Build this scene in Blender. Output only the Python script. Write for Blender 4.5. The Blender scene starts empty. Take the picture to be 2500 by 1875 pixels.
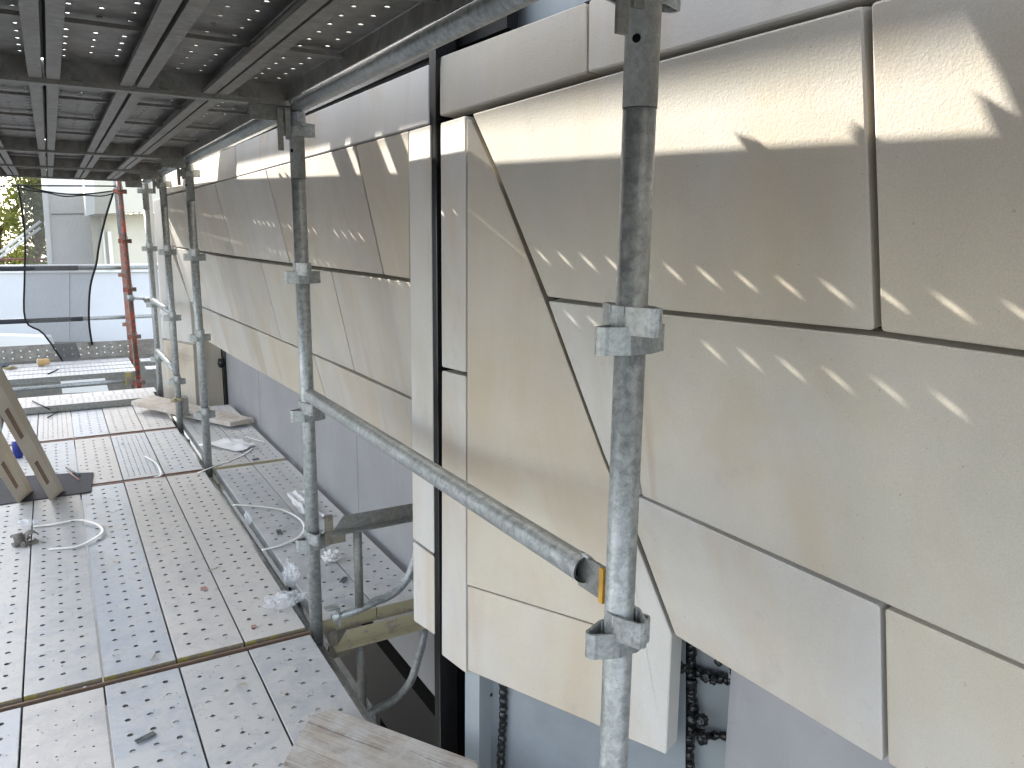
import bpy, bmesh, math, random
from mathutils import Vector, Matrix, noise
random.seed(7)
S = bpy.context.scene
COL = S.collection

# ------------------------------------------------------------------ camera
F, CX, CY, K = 1880.0, 1250.0, 937.5, 2500 / 2212
def cam_axes():
    L = Vector((119 - CX, 561 - CY, F)).normalized()
    dx = 1140 - CX
    vy = -(L.x * dx + L.z * F) / L.y
    D = Vector((dx, vy, F)).normalized()
    return D.cross(L), L, -D
AX, AY, AZ = cam_axes()                       # world axes in camera coordinates (x right, y down, z forward)
H = 1.475
EYE = Vector((0, 0, H))
cam = bpy.data.objects.new('camera', bpy.data.cameras.new('camera'))
COL.objects.link(cam)
right = Vector((AX.x, AY.x, AZ.x)); down = Vector((AX.y, AY.y, AZ.y)); fwd = Vector((AX.z, AY.z, AZ.z))
R = Matrix((right, -down, -fwd)).transposed().to_4x4()
cam.matrix_world = Matrix.Translation(EYE) @ R
cam.data.sensor_width = 36
cam.data.lens = F / 2500 * 36
cam.data.clip_start = 0.05
cam.data.clip_end = 400
S.camera = cam

# ------------------------------------------------------------------ light
SUN = Vector((1, -2.25, -1.537)).normalized()
W = bpy.data.worlds.new('World'); S.world = W; W.use_nodes = True
nt = W.node_tree; bg = nt.nodes['Background']
sky = nt.nodes.new('ShaderNodeTexSky'); sky.sky_type = 'NISHITA'; sky.sun_disc = False
sky.sun_elevation = math.asin(-SUN.z); sky.sun_rotation = math.atan2(-SUN.x, -SUN.y)
sky.air_density = 1.0; sky.dust_density = 2.0; sky.ozone_density = 1.0
hs = nt.nodes.new('ShaderNodeHueSaturation'); hs.inputs['Saturation'].default_value = 0.48; hs.inputs['Color'].default_value = (1, 1, 1, 1)
nt.links.new(sky.outputs[0], hs.inputs['Color']); nt.links.new(hs.outputs[0], bg.inputs[0]); bg.inputs[1].default_value = 0.15
sl = bpy.data.lights.new('sun', 'SUN'); sl.energy = 4.2; sl.angle = math.radians(0.5); sl.color = (1, 0.95, 0.86)
so = bpy.data.objects.new('sun', sl); COL.objects.link(so)
so.rotation_euler = SUN.to_track_quat('-Z', 'Y').to_euler()
S.view_settings.view_transform = 'Standard'; S.view_settings.look = 'None'
S.view_settings.gamma = 1; S.view_settings.use_curve_mapping = False
S.view_settings.exposure = 2.5

# ------------------------------------------------------------------ pixel helpers (2212-wide view of the photograph)
def ray(u, v):
    c = Vector((u * K - CX, v * K - CY, F))
    return Vector((AX.dot(c), AY.dot(c), AZ.dot(c)))
def at_plane(u, v, n, d):                      # n.p = d, world coordinates
    r = ray(u, v)
    return EYE + r * ((d - n.dot(EYE)) / n.dot(r))
def at_y(u, v, y): return at_plane(u, v, Vector((0, 1, 0)), y)
def at_z(u, v, z): return at_plane(u, v, Vector((0, 0, 1)), z)
def at_x(u, v, x): return at_plane(u, v, Vector((1, 0, 0)), x)

# ------------------------------------------------------------------ materials
class NT:
    def __init__(s, name):
        s.m = bpy.data.materials.new(name); s.m.use_nodes = True
        s.t = s.m.node_tree; s.b = s.t.nodes['Principled BSDF']; s.co = s.t.nodes.new('ShaderNodeTexCoord').outputs['Object']
    def n(s, typ, **kw):
        o = s.t.nodes.new(typ)
        for k, v in kw.items(): setattr(o, k, v)
        return o
    def lk(s, a, b): s.t.links.new(a, b)
    def mapping(s, scale=(1, 1, 1), rot=(0, 0, 0), src=None):
        m = s.n('ShaderNodeMapping'); s.lk(src or s.co, m.inputs[0]); m.inputs['Scale'].default_value = scale; m.inputs['Rotation'].default_value = rot
        return m.outputs[0]
    def noise(s, scale, detail=3, rough=0.55, src=None, dist=0):
        o = s.n('ShaderNodeTexNoise'); s.lk(src or s.co, o.inputs['Vector'])
        o.inputs['Scale'].default_value = scale; o.inputs['Detail'].default_value = detail; o.inputs['Roughness'].default_value = rough; o.inputs['Distortion'].default_value = dist
        return o.outputs['Fac']
    def ramp(s, src, stops):
        r = s.n('ShaderNodeValToRGB'); s.lk(src, r.inputs[0]); e = r.color_ramp.elements
        while len(e) < len(stops): e.new(0.5)
        for q, (p, c) in zip(e, stops):
            q.position = p; q.color = (c, c, c, 1) if isinstance(c, (int, float)) else (*c, 1)
        return r.outputs[0]
    def mix(s, fac, a, b, mode='MIX'):
        o = s.n('ShaderNodeMix', data_type='RGBA', blend_type=mode)
        for i, v in ((0, fac), (6, a), (7, b)):
            if isinstance(v, (int, float)): o.inputs[i].default_value = v
            elif isinstance(v, tuple): o.inputs[i].default_value = (*v, 1)
            else: s.lk(v, o.inputs[i])
        return o.outputs[2]
    def math(s, op, a, b=0.5):
        o = s.n('ShaderNodeMath', operation=op)
        for i, v in ((0, a), (1, b)):
            if isinstance(v, (int, float)): o.inputs[i].default_value = v
            else: s.lk(v, o.inputs[i])
        return o.outputs[0]
    def bump(s, h, strength, dist):
        o = s.n('ShaderNodeBump'); s.lk(h, o.inputs['Height']); o.inputs['Strength'].default_value = strength; o.inputs['Distance'].default_value = dist
        s.lk(o.outputs[0], s.b.inputs['Normal'])
    def set(s, color=None, rough=None, metal=None, **kw):
        for k, v in (('Base Color', color), ('Roughness', rough), ('Metallic', metal)):
            if v is None: continue
            if isinstance(v, tuple): s.b.inputs[k].default_value = (*v, 1)
            elif isinstance(v, (int, float)): s.b.inputs[k].default_value = v
            else: s.lk(v, s.b.inputs[k])
        return s.m

def m_stone(name, base, tint, vein=0.0, red=0.0):
    s = NT(name)
    rnd = s.n('ShaderNodeObjectInfo').outputs['Random']
    ofs = s.n('ShaderNodeVectorMath', operation='ADD'); s.lk(s.co, ofs.inputs[0])
    cmb = s.n('ShaderNodeCombineXYZ'); s.lk(s.math('MULTIPLY', rnd, 17.0), cmb.inputs[1]); s.lk(cmb.outputs[0], ofs.inputs[1])
    P = ofs.outputs[0]
    big = s.ramp(s.noise(2.2, 4, 0.6, P), [(0.35, 0.0), (0.68, 1.0)])
    c = s.mix(big, base, tint)
    c = s.mix(s.math('MULTIPLY', s.math('SUBTRACT', rnd, 0.5), 0.25), c, (0.50, 0.44, 0.36))
    st = s.ramp(s.noise(1.5, 3, 0.6, s.mapping((1, 3.2, 0.7), (0.5, 0, 0), P), 0.6), [(0.50, 0.0), (0.61, 1.0), (0.74, 0.0)])
    c = s.mix(s.math('MULTIPLY', st, 0.08 + vein * 0.3), c, (0.36, 0.29, 0.22))
    if red:
        rs = s.ramp(s.noise(0.9, 4, 0.55, s.mapping((1, 3.6, 0.55), (0.42, 0, 0), P), 0.4), [(0.60, 0.0), (0.665, 1.0), (0.70, 0.0)])
        c = s.mix(s.math('MULTIPLY', rs, red), c, (0.33, 0.20, 0.16))
    fine = s.noise(420, 2, 0.7, P)
    c = s.mix(0.45, c, s.ramp(fine, [(0.3, 0.42), (0.7, 0.62)]), 'OVERLAY')
    pit = s.ramp(s.noise(130, 1, 0.5, P), [(0.20, 1.0), (0.25, 0.0)])
    c = s.mix(s.math('MULTIPLY', pit, 0.4), c, (0.16, 0.14, 0.12))
    tan = s.ramp(s.noise(1.1, 5, 0.62, s.mapping((1, 1.8, 0.8), (0.7, 0, 0), P), 0.8), [(0.50, 0.0), (0.66, 1.0)])
    c = s.mix(s.math('MULTIPLY', tan, 0.55), c, (0.47, 0.38, 0.27))
    cool = s.ramp(s.noise(1.7, 5, 0.6, s.mapping((1, 1.2, 1.2), (0, 0, 0), P), 0.5), [(0.50, 0.0), (0.70, 1.0)])
    c = s.mix(s.math('MULTIPLY', cool, 0.35), c, (0.50, 0.49, 0.50))
    speck = s.ramp(s.noise(38, 6, 0.8, P), [(0.66, 0.0), (0.74, 1.0)])
    c = s.mix(s.math('MULTIPLY', speck, 0.42), c, (0.27, 0.25, 0.23))
    smg = s.ramp(s.noise(7, 5, 0.7, P), [(0.62, 0.0), (0.8, 1.0)])
    c = s.mix(s.math('MULTIPLY', smg, 0.4), c, (0.30, 0.29, 0.28))
    h = s.math('ADD', s.noise(230, 3, 0.65, P), s.math('MULTIPLY', s.noise(60, 2, 0.6, P), 0.5))
    s.bump(h, 0.5, 0.0011)
    return s.set(c, 0.82, 0.0, )
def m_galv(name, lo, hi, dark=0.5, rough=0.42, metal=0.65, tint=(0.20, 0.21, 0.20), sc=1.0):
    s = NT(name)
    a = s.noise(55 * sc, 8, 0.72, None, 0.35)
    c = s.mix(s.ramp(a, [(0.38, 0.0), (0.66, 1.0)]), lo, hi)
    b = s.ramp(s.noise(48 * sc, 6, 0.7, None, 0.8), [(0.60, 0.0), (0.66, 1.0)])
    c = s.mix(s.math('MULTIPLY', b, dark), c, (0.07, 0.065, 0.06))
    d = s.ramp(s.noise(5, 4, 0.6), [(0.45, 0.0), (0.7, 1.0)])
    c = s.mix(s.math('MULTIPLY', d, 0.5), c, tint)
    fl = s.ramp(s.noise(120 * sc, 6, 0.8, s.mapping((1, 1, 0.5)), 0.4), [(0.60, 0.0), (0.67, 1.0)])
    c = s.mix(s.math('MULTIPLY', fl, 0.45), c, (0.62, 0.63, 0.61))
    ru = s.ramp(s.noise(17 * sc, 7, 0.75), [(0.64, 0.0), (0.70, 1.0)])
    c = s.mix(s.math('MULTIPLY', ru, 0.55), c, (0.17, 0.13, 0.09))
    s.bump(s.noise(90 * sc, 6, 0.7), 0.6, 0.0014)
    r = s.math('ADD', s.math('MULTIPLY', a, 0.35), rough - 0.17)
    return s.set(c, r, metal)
def m_dusty(name, metal_c, dust_c, amount, metal=0.08, seed=0.0):
    s = NT(name)
    rnd = s.n('ShaderNodeObjectInfo').outputs['Random']
    ofs = s.n('ShaderNodeVectorMath', operation='ADD'); s.lk(s.co, ofs.inputs[0])
    cmb = s.n('ShaderNodeCombineXYZ'); s.lk(s.math('MULTIPLY', rnd, 31.0), cmb.inputs[0]); s.lk(s.math('MULTIPLY', rnd, 13.0), cmb.inputs[1]); s.lk(cmb.outputs[0], ofs.inputs[1])
    P = ofs.outputs[0]
    a = s.noise(9, 7, 0.68, P, 0.8)
    lim = s.math('ADD', a, s.math('MULTIPLY', s.math('SUBTRACT', rnd, 0.5), 0.16))
    f = s.ramp(lim, [(0.5 - amount * 0.25, 0.0), (0.62 - amount * 0.1, 1.0)])
    c = s.mix(f, metal_c, dust_c)
    sp = s.ramp(s.noise(26, 8, 0.8, P), [(0.54, 0.0), (0.68, 1.0)])
    c = s.mix(s.math('MULTIPLY', sp, 0.42), c, (0.27, 0.25, 0.23))
    mud = s.ramp(s.noise(4.3, 8, 0.78, P, 0.6), [(0.56, 0.0), (0.70, 1.0)])
    c = s.mix(s.math('MULTIPLY', mud, 0.45), c, (0.36, 0.335, 0.30))
    wet = s.ramp(s.noise(3.1, 3, 0.6, P), [(0.50, 0.0), (0.72, 1.0)])
    c = s.mix(s.math('MULTIPLY', wet, 0.18), c, (0.38, 0.40, 0.43))
    s.bump(s.noise(60, 6, 0.7, P), 0.5, 0.0012)
    return s.set(c, s.ramp(f, [(0, 0.6), (1, 0.92)]), s.ramp(f, [(0, metal), (1, 0.0)]))
def m_plain(name, c, rough=0.6, metal=0.0, var=0.25, sc=12, bump=0.25, dark=None):
    s = NT(name)
    dk = dark or tuple(x * (1 - var) for x in c); lt = tuple(min(1, x * (1 + var * 0.6)) for x in c)
    a = s.noise(sc, 6, 0.65)
    s.bump(s.noise(sc * 7, 4, 0.6), bump, 0.001)
    return s.set(s.mix(s.ramp(a, [(0.35, 0.0), (0.7, 1.0)]), dk, lt), rough, metal)
def m_painted(name, c, rust, amt):
    s = NT(name)
    f = s.ramp(s.noise(22, 6, 0.7), [(0.60 - amt * 0.2, 0.0), (0.66 - amt * 0.2, 1.0)])
    s.bump(f, 0.4, 0.001)
    return s.set(s.mix(f, c, rust), 0.55, 0.0)
def m_wood(name, c1, c2, dust=0.5):
    s = NT(name)
    v = s.mapping((1.2, 26, 26))
    g = s.noise(2.4, 6, 0.6, v, 1.6)
    c = s.mix(s.ramp(g, [(0.36, 0.0), (0.62, 1.0)]), c1, c2)
    crack = s.ramp(s.noise(1.5, 3, 0.5, s.mapping((0.8, 34, 34)), 0.6), [(0.34, 1.0), (0.38, 0.0)])
    c = s.mix(s.math('MULTIPLY', crack, 0.7), c, (0.16, 0.12, 0.10))
    c = s.mix(s.math('MULTIPLY', s.ramp(s.noise(10, 6, 0.7), [(0.40, 0.0), (0.62, 1.0)]), dust), c, (0.55, 0.54, 0.52))
    s.bump(s.math('SUBTRACT', g, s.math('MULTIPLY', crack, 0.8)), 0.6, 0.003)
    return s.set(c, 0.9, 0.0)

M = {}
M['stone'] = m_stone('sandstone', (0.53, 0.492, 0.415), (0.455, 0.425, 0.365), red=0.5)
M['stone_warm'] = m_stone('sandstone_warm', (0.54, 0.487, 0.395), (0.475, 0.43, 0.355), red=0.2)
M['stone_pale'] = m_stone('sandstone_pale', (0.57, 0.545, 0.50), (0.505, 0.485, 0.445), vein=0.15)
M['stone_vein'] = m_stone('sandstone_veined', (0.51, 0.475, 0.415), (0.45, 0.415, 0.36), vein=0.4, red=0.2)
M['galv'] = m_galv('galvanised_steel', (0.26, 0.275, 0.27), (0.52, 0.54, 0.535), dark=0.4, metal=0.5, rough=0.42)
M['galv_dark'] = m_galv('old_galvanised_steel', (0.17, 0.17, 0.155), (0.30, 0.30, 0.28), dark=0.4, metal=0.3, rough=0.52, tint=(0.22, 0.20, 0.16))
M['galv_mid'] = m_galv('greyed_galvanised_steel', (0.22, 0.225, 0.21), (0.38, 0.385, 0.365), dark=0.4, metal=0.35, rough=0.48, tint=(0.26, 0.24, 0.19))
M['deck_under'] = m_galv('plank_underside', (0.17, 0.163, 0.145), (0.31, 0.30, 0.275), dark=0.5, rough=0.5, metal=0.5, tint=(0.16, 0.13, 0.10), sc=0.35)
M['dust_grey'] = m_dusty('dusty_plank', (0.42, 0.43, 0.45), (0.54, 0.53, 0.505), 0.8)
M['dust_blue'] = m_dusty('bluish_plank', (0.44, 0.47, 0.50), (0.54, 0.54, 0.53), 0.3)
M['dust_tan'] = m_dusty('tan_dusty_plank', (0.44, 0.44, 0.44), (0.58, 0.555, 0.52), 1.1)
def m_memb():
    s = NT('mauve_grey_membrane')
    c = s.mix(s.ramp(s.noise(2.2, 6, 0.7), [(0.35, 0.0), (0.7, 1.0)]), (0.28, 0.277, 0.284), (0.335, 0.331, 0.339))
    st = s.ramp(s.noise(3.0, 6, 0.7, s.mapping((1, 5, 0.6)), 0.5), [(0.58, 0.0), (0.72, 1.0)])
    c = s.mix(s.math('MULTIPLY', st, 0.35), c, (0.42, 0.42, 0.42))
    d = s.ramp(s.noise(14, 8, 0.8), [(0.60, 0.0), (0.70, 1.0)])
    c = s.mix(s.math('MULTIPLY', d, 0.35), c, (0.20, 0.19, 0.19))
    s.bump(s.noise(5, 4, 0.6), 0.3, 0.006)
    return s.set(c, 0.55, 0)
M['membrane'] = m_memb()
M['flashing'] = m_plain('blue_grey_flashing', (0.29, 0.32, 0.34), 0.42, 0.3, 0.12, 6, 0.1)
M['flash_pale'] = m_plain('pale_grey_channel', (0.36, 0.39, 0.40), 0.45, 0.2, 0.1, 5, 0.1)
M['black'] = m_plain('black_powdercoat', (0.004, 0.004, 0.0045), 0.35, 0, 0.2, 20, 0.05)
M['black'].node_tree.nodes['Principled BSDF'].inputs['Specular IOR Level'].default_value = 0.2
M['black_edge'] = m_plain('black_edge_strip', (0.006, 0.006, 0.007), 0.2, 0.0, 0.2, 20, 0.05)
M['seal'] = m_plain('black_sealant', (0.012, 0.012, 0.012), 0.25, 0, 0.3, 30, 0.6)
M['cavity'] = m_plain('dark_cavity_backing', (0.010, 0.010, 0.010), 0.9, 0, 0.3, 8)
M['yellow'] = m_painted('yellow_paint', (0.34, 0.29, 0.07), (0.24, 0.20, 0.16), 0.75)
M['cream'] = m_painted('cream_paint', (0.42, 0.37, 0.23), (0.32, 0.27, 0.21), 0.2)
M['red'] = m_painted('red_paint', (0.36, 0.065, 0.03), (0.10, 0.06, 0.045), 0.8)
M['brownred'] = m_painted('faded_red_paint', (0.28, 0.10, 0.06), (0.22, 0.17, 0.14), 0.6)
M['olive'] = m_painted('olive_paint', (0.22, 0.20, 0.15), (0.15, 0.13, 0.11), 0.4)
M['orange'] = m_plain('yellow_tape', (0.55, 0.30, 0.04), 0.6)
M['mat'] = m_plain('rubber_mat', (0.035, 0.037, 0.045), 0.9, 0, 0.3, 60, 0.8)
M['white'] = m_plain('white_plastic', (0.78, 0.78, 0.75), 0.45, 0, 0.06, 10, 0.1)
M['foam'] = m_plain('white_foam', (0.80, 0.80, 0.80), 0.6, 0, 0.05, 10, 0.2)
M['wood'] = m_wood('weathered_timber', (0.46, 0.40, 0.33), (0.33, 0.29, 0.25), 0.75)
M['wood_pale'] = m_wood('pale_timber', (0.50, 0.43, 0.35), (0.38, 0.31, 0.24), 0.7)
M['slate'] = m_plain('grey_clip', (0.12, 0.14, 0.15), 0.45, 0.6)
M['pink'] = m_plain('pink_chip', (0.42, 0.25, 0.21), 0.9)
M['kraft'] = m_plain('kraft_paper', (0.45, 0.29, 0.12), 0.7)
M['blue'] = m_plain('blue_can', (0.02, 0.035, 0.22), 0.3, 0.4)
M['debris'] = m_plain('debris', (0.50, 0.48, 0.45), 0.9, 0, 0.5, 3)
M['concrete'] = m_plain('site_concrete', (0.13, 0.13, 0.13), 0.9, 0, 0.3, 1.5)
M['render_grey'] = m_plain('grey_render', (0.64, 0.635, 0.61), 0.8, 0, 0.1, 0.8)
M['render_beige'] = m_plain('beige_render', (0.60, 0.57, 0.47), 0.8, 0, 0.08, 0.8)
M['render_white'] = m_plain('white_render', (0.75, 0.75, 0.72), 0.7, 0, 0.05, 0.8)
M['panel_blue'] = m_plain('pale_blue_panel', (0.62, 0.635, 0.65), 0.5, 0, 0.07, 1.2)
M['brownish'] = m_plain('drab_render', (0.16, 0.15, 0.13), 0.85)
M['bark'] = m_plain('bark', (0.13, 0.08, 0.05), 0.9, 0, 0.4, 6)
M['brown'] = m_plain('brown_cladding', (0.20, 0.13, 0.09), 0.8, 0, 0.2, 6)
M['paving'] = m_plain('paving', (0.35, 0.34, 0.32), 0.9, 0, 0.15, 0.5)
def m_leaf():
    s = NT('leaves'); rnd = s.noise(1.3, 2, 0.5)
    c = s.mix(s.ramp(rnd, [(0.4, 0.0), (0.62, 1.0)]), (0.09, 0.12, 0.03), (0.26, 0.26, 0.05))
    s.b.inputs['Transmission Weight'].default_value = 0
    s.set(c, 0.5, 0)
    tr = s.n('ShaderNodeBsdfTranslucent'); s.lk(s.mix(0.5, c, (0.30, 0.32, 0.04)), tr.inputs[0])
    mx = s.n('ShaderNodeMixShader'); mx.inputs[0].default_value = 0.45
    s.lk(s.b.outputs[0], mx.inputs[1]); s.lk(tr.outputs[0], mx.inputs[2])
    s.lk(mx.outputs[0], s.t.nodes['Material Output'].inputs[0])
    return s.m
M['leaf'] = m_leaf()
def m_net():
    s = NT('black_mesh_netting'); s.set((0.10, 0.10, 0.10), 0.7, 0)
    tp = s.n('ShaderNodeBsdfTransparent'); mx = s.n('ShaderNodeMixShader')
    w = s.n('ShaderNodeTexWave'); w.bands_direction = 'X'; s.lk(s.co, w.inputs[0]); w.inputs['Scale'].default_value = 26; w.inputs['Distortion'].default_value = 2.5
    w.inputs['Detail Scale'].default_value = 1.2
    w2 = s.n('ShaderNodeTexWave'); w2.bands_direction = 'Z'; s.lk(s.co, w2.inputs[0]); w2.inputs['Scale'].default_value = 26; w2.inputs['Distortion'].default_value = 1.5
    a = s.math('MULTIPLY', s.math('ADD', w.outputs['Fac'], w2.outputs['Fac']), 0.10)
    s.lk(s.math('SUBTRACT', 0.52, a), mx.inputs[0])
    s.lk(s.b.outputs[0], mx.inputs[1]); s.lk(tp.outputs[0], mx.inputs[2])
    s.lk(mx.outputs[0], s.t.nodes['Material Output'].inputs[0])
    return s.m
M['net'] = m_net()
def m_film():
    s = NT('clear_plastic_film'); s.set((0.85, 0.87, 0.9), 0.15, 0)
    tp = s.n('ShaderNodeBsdfTransparent'); mx = s.n('ShaderNodeMixShader'); mx.inputs[0].default_value = 0.72
    s.bump(s.noise(60, 3), 0.6, 0.004)
    s.lk(s.b.outputs[0], mx.inputs[1]); s.lk(tp.outputs[0], mx.inputs[2])
    s.lk(mx.outputs[0], s.t.nodes['Material Output'].inputs[0])
    return s.m
M['film'] = m_film()
def m_glass():
    s = NT('dark_glazing'); s.set((0.03, 0.035, 0.04), 0.04, 0); s.b.inputs['Specular IOR Level'].default_value = 1.0
    tp = s.n('ShaderNodeBsdfTransparent'); mx = s.n('ShaderNodeMixShader'); mx.inputs[0].default_value = 0.35
    s.lk(s.b.outputs[0], mx.inputs[1]); s.lk(tp.outputs[0], mx.inputs[2])
    s.lk(mx.outputs[0], s.t.nodes['Material Output'].inputs[0])
    return s.m
M['glass'] = m_glass()

# ------------------------------------------------------------------ mesh helpers
def link(name, mesh, mats, parent=None, label=None, cat=None, group=None, kind=None):
    o = bpy.data.objects.new(name, mesh); COL.objects.link(o)
    for m in (mats if isinstance(mats, (list, tuple)) else [mats]):
        if len(mesh.materials) < (len(mats) if isinstance(mats, (list, tuple)) else 1): mesh.materials.append(M[m])
    if parent: o.parent = parent
    if label: o['label'] = label
    if cat: o['category'] = cat
    if group: o['group'] = group
    if kind: o['kind'] = kind
    return o
def thing(name, label, cat, loc=(0, 0, 0), group=None):
    o = bpy.data.objects.new(name, None); COL.objects.link(o); o.location = loc; o.empty_display_size = 0.1
    o['label'] = label; o['category'] = cat
    if group: o['group'] = group
    return o
class MB:
    def __init__(s, off=(0, 0, 0)): s.bm = bmesh.new(); s.off = Vector(off); s.mi = 0
    def v(s, p): return s.bm.verts.new(Vector(p) - s.off)
    def f(s, vs, smooth=False):
        try: f = s.bm.faces.new(vs); f.material_index = s.mi; f.smooth = smooth; return f
        except ValueError: return None
    def box(s, a, b):
        x0, y0, z0 = a; x1, y1, z1 = b
        p = [s.v(q) for q in ((x0,y0,z0),(x1,y0,z0),(x1,y1,z0),(x0,y1,z0),(x0,y0,z1),(x1,y0,z1),(x1,y1,z1),(x0,y1,z1))]
        for q in ((0,3,2,1),(4,5,6,7),(0,1,5,4),(1,2,6,5),(2,3,7,6),(3,0,4,7)): s.f([p[i] for i in q])
    def obox(s, c, ux, uy, uz):                 # oriented box: centre and half-vectors
        c, ux, uy, uz = map(Vector, (c, ux, uy, uz)); p = []
        for k in (-1, 1):
            for i, j in ((-1,-1),(1,-1),(1,1),(-1,1)): p.append(s.v(c + ux*i + uy*j + uz*k))
        for q in ((0,3,2,1),(4,5,6,7),(0,1,5,4),(1,2,6,5),(2,3,7,6),(3,0,4,7)): s.f([p[i] for i in q])
    def tube(s, pts, r, n=20, cap=True, wall=0.0, radii=None):
        pts = [Vector(p) for p in pts]; rings = []
        prev = None
        for i, p in enumerate(pts):
            d = (pts[min(i+1, len(pts)-1)] - pts[max(i-1, 0)]).normalized()
            if prev is None:
                a = d.orthogonal().normalized()
            else:
                a = (prev - d * prev.dot(d)).normalized()
            prev = a; b = d.cross(a); rr = radii[i] if radii else r
            rings.append([s.v(p + (a*math.cos(t) + b*math.sin(t)) * rr) for t in [2*math.pi*k/n for k in range(n)]])
        for A, B in zip(rings, rings[1:]):
            for k in range(n): s.f([A[k], A[(k+1)%n], B[(k+1)%n], B[k]], True)
        if cap: s.f(rings[0][::-1]); s.f(rings[-1])
    def strip(s, path, th, z0, z1, base=(0, 0, 0), rot=0.0):   # bent flat bar seen in plan
        b = Vector(base); ca, sa = math.cos(rot), math.sin(rot)
        P = [Vector((x, y, 0)) for x, y in path]; out = []
        for i, p in enumerate(P):
            d = (P[min(i+1, len(P)-1)] - P[max(i-1, 0)]).normalized(); nrm = Vector((-d.y, d.x, 0)) * th / 2
            for q in (p + nrm, p - nrm):
                w = Vector((q.x*ca - q.y*sa, q.x*sa + q.y*ca, 0)) + b
                out.append((s.v((w.x, w.y, b.z + z0)), s.v((w.x, w.y, b.z + z1))))
        for i in range(len(P) - 1):
            a0, a1 = out[2*i], out[2*i+1]; c0, c1 = out[2*i+2], out[2*i+3]
            s.f([a0[0], c0[0], c0[1], a0[1]]); s.f([a1[1], c1[1], c1[0], a1[0]])
            s.f([a0[1], c0[1], c1[1], a1[1]]); s.f([a1[0], c1[0], c0[0], a0[0]])
        s.f([out[0][0], out[0][1], out[1][1], out[1][0]]); s.f([out[-2][1], out[-2][0], out[-1][0], out[-1][1]])
    def prism(s, pts, nrm, th, bevel=0.0):
        """polygon (3D points), extruded by th along -nrm; front edges bevelled"""
        pts = [Vector(p) for p in pts]; nrm = Vector(nrm).normalized()
        n2 = Vector((0, 0, 0))
        for i in range(len(pts)):
            n2 += pts[i].cross(pts[(i+1) % len(pts)])
        if n2.dot(nrm) < 0: pts = pts[::-1]
        if bevel:
            inn = inset(pts, nrm, bevel)
            f0 = [s.v(p) for p in inn]; f1 = [s.v(p - nrm*bevel*0.7) for p in pts]
        else:
            f0 = f1 = [s.v(p) for p in pts]
        f2 = [s.v(p - nrm*th) for p in pts]; n = len(pts)
        s.f(f0)
        for i in range(n):
            j = (i+1) % n
            if bevel: s.f([f1[i], f1[j], f0[j], f0[i]], False)
            s.f([f2[i], f2[j], f1[j], f1[i]])
        s.f(f2[::-1])
    def done(s, name, mats, parent=None, **kw):
        bmesh.ops.recalc_face_normals(s.bm, faces=s.bm.faces)
        me = bpy.data.meshes.new(name); s.bm.to_mesh(me); s.bm.free()
        for m in (mats if isinstance(mats, (list, tuple)) else [mats]): me.materials.append(M[m])
        o = link(name, me, mats, parent, **kw)
        if parent is None: o.location = s.off
        return o
def inset(pts, nrm, g):
    n = len(pts); out = []
    for i in range(n):
        a, b, c = pts[i-1], pts[i], pts[(i+1) % n]
        d1 = (b - a).normalized(); d2 = (c - b).normalized()
        n1 = nrm.cross(d1); n2 = nrm.cross(d2)
        k = 1 + n1.dot(n2)
        out.append(b + (n1 + n2) * (g / max(k, 0.25)))
    return out
def rounded(pts, nrm, r):
    out = []; n = len(pts)
    for i in range(n):
        a, b, c = pts[i-1], pts[i], pts[(i+1) % n]
        d1 = (a - b).normalized(); d2 = (c - b).normalized()
        if d1.angle(d2) > 2.6: out.append(b); continue
        for t in (0, 0.5, 1):
            q = b + d1*r*(1-t)**2 + d2*r*t**2
            out.append(q)
    return out
def vcam(p): return (EYE - Vector(p)).normalized()

# ------------------------------------------------------------------ ground and site below
b = MB(); b.box((-60, -40, -5.1), (60, 80, -4.6)); b.done('ground', 'concrete', kind='structure')
b = MB(); b.box((-14, 12.5, -4.6), (14, 60, -4.5)); b.done('pavement', 'paving', kind='structure')

# ------------------------------------------------------------------ stone facade
nM = Vector((1, 0.018, 0.19)); dM = 1.02 + 0.19 * H       # main leaning plane
nL = Vector((1, 0.020, 0.19)); dL = 1.03 + 0.19 * H       # left leaning plane
nN = Vector((1, 0, 0)); dN = 0.9314                        # narrow plumb plane at the mullion
nF = Vector((1, 0.41, 0)); dF = 0.9314 + 0.41 * 1.808      # facet of the fin
nFF = Vector((1, 0.38, 0)); dFF = 0.918 + 0.38 * 7.42      # facet of the far fin
nU = Vector((1, 0.018, -0.10)); dU = 0.9345 + 0.018 * 1.8 - 0.10 * (H + 0.305)   # upper course, leaning back
facade = thing('stone_facade', 'pale sandstone panel facade with dark open joints beside the scaffold', 'wall', (1.0, 2.0, 0))
nst = [0]
def stone(px, plane, mat='stone', gap=0.0045, th=0.045, bev=0.003, lift=0.0, parent=facade, name='stone_panel', label=None, rad=0.006):
    n, d = plane; nn = n.normalized()
    if nn.dot(EYE) - d / n.length > 0: pass
    fr = -nn                                     # faces the scaffold
    P = [at_plane(u, v, n, d) + fr*lift for u, v in px]
    s2 = Vector((0, 0, 0))
    for i in range(len(P)): s2 += P[i].cross(P[(i+1) % len(P)])
    if s2.dot(fr) < 0: P = P[::-1]
    P = inset(P, fr, gap)
    if rad: P = rounded(P, fr, rad)
    off = Vector(parent.location) if parent else Vector((0, 0, 0))
    b = MB(off); b.prism(P, fr, th, bev)
    nst[0] += 1
    return b.done(name, mat, parent, label=label)
PM, PL, PN, PF, PFF, PU = (nM, dM), (nL, dL), (nN, dN), (nF, dF), (nFF, dFF), (nU, dU)
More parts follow.
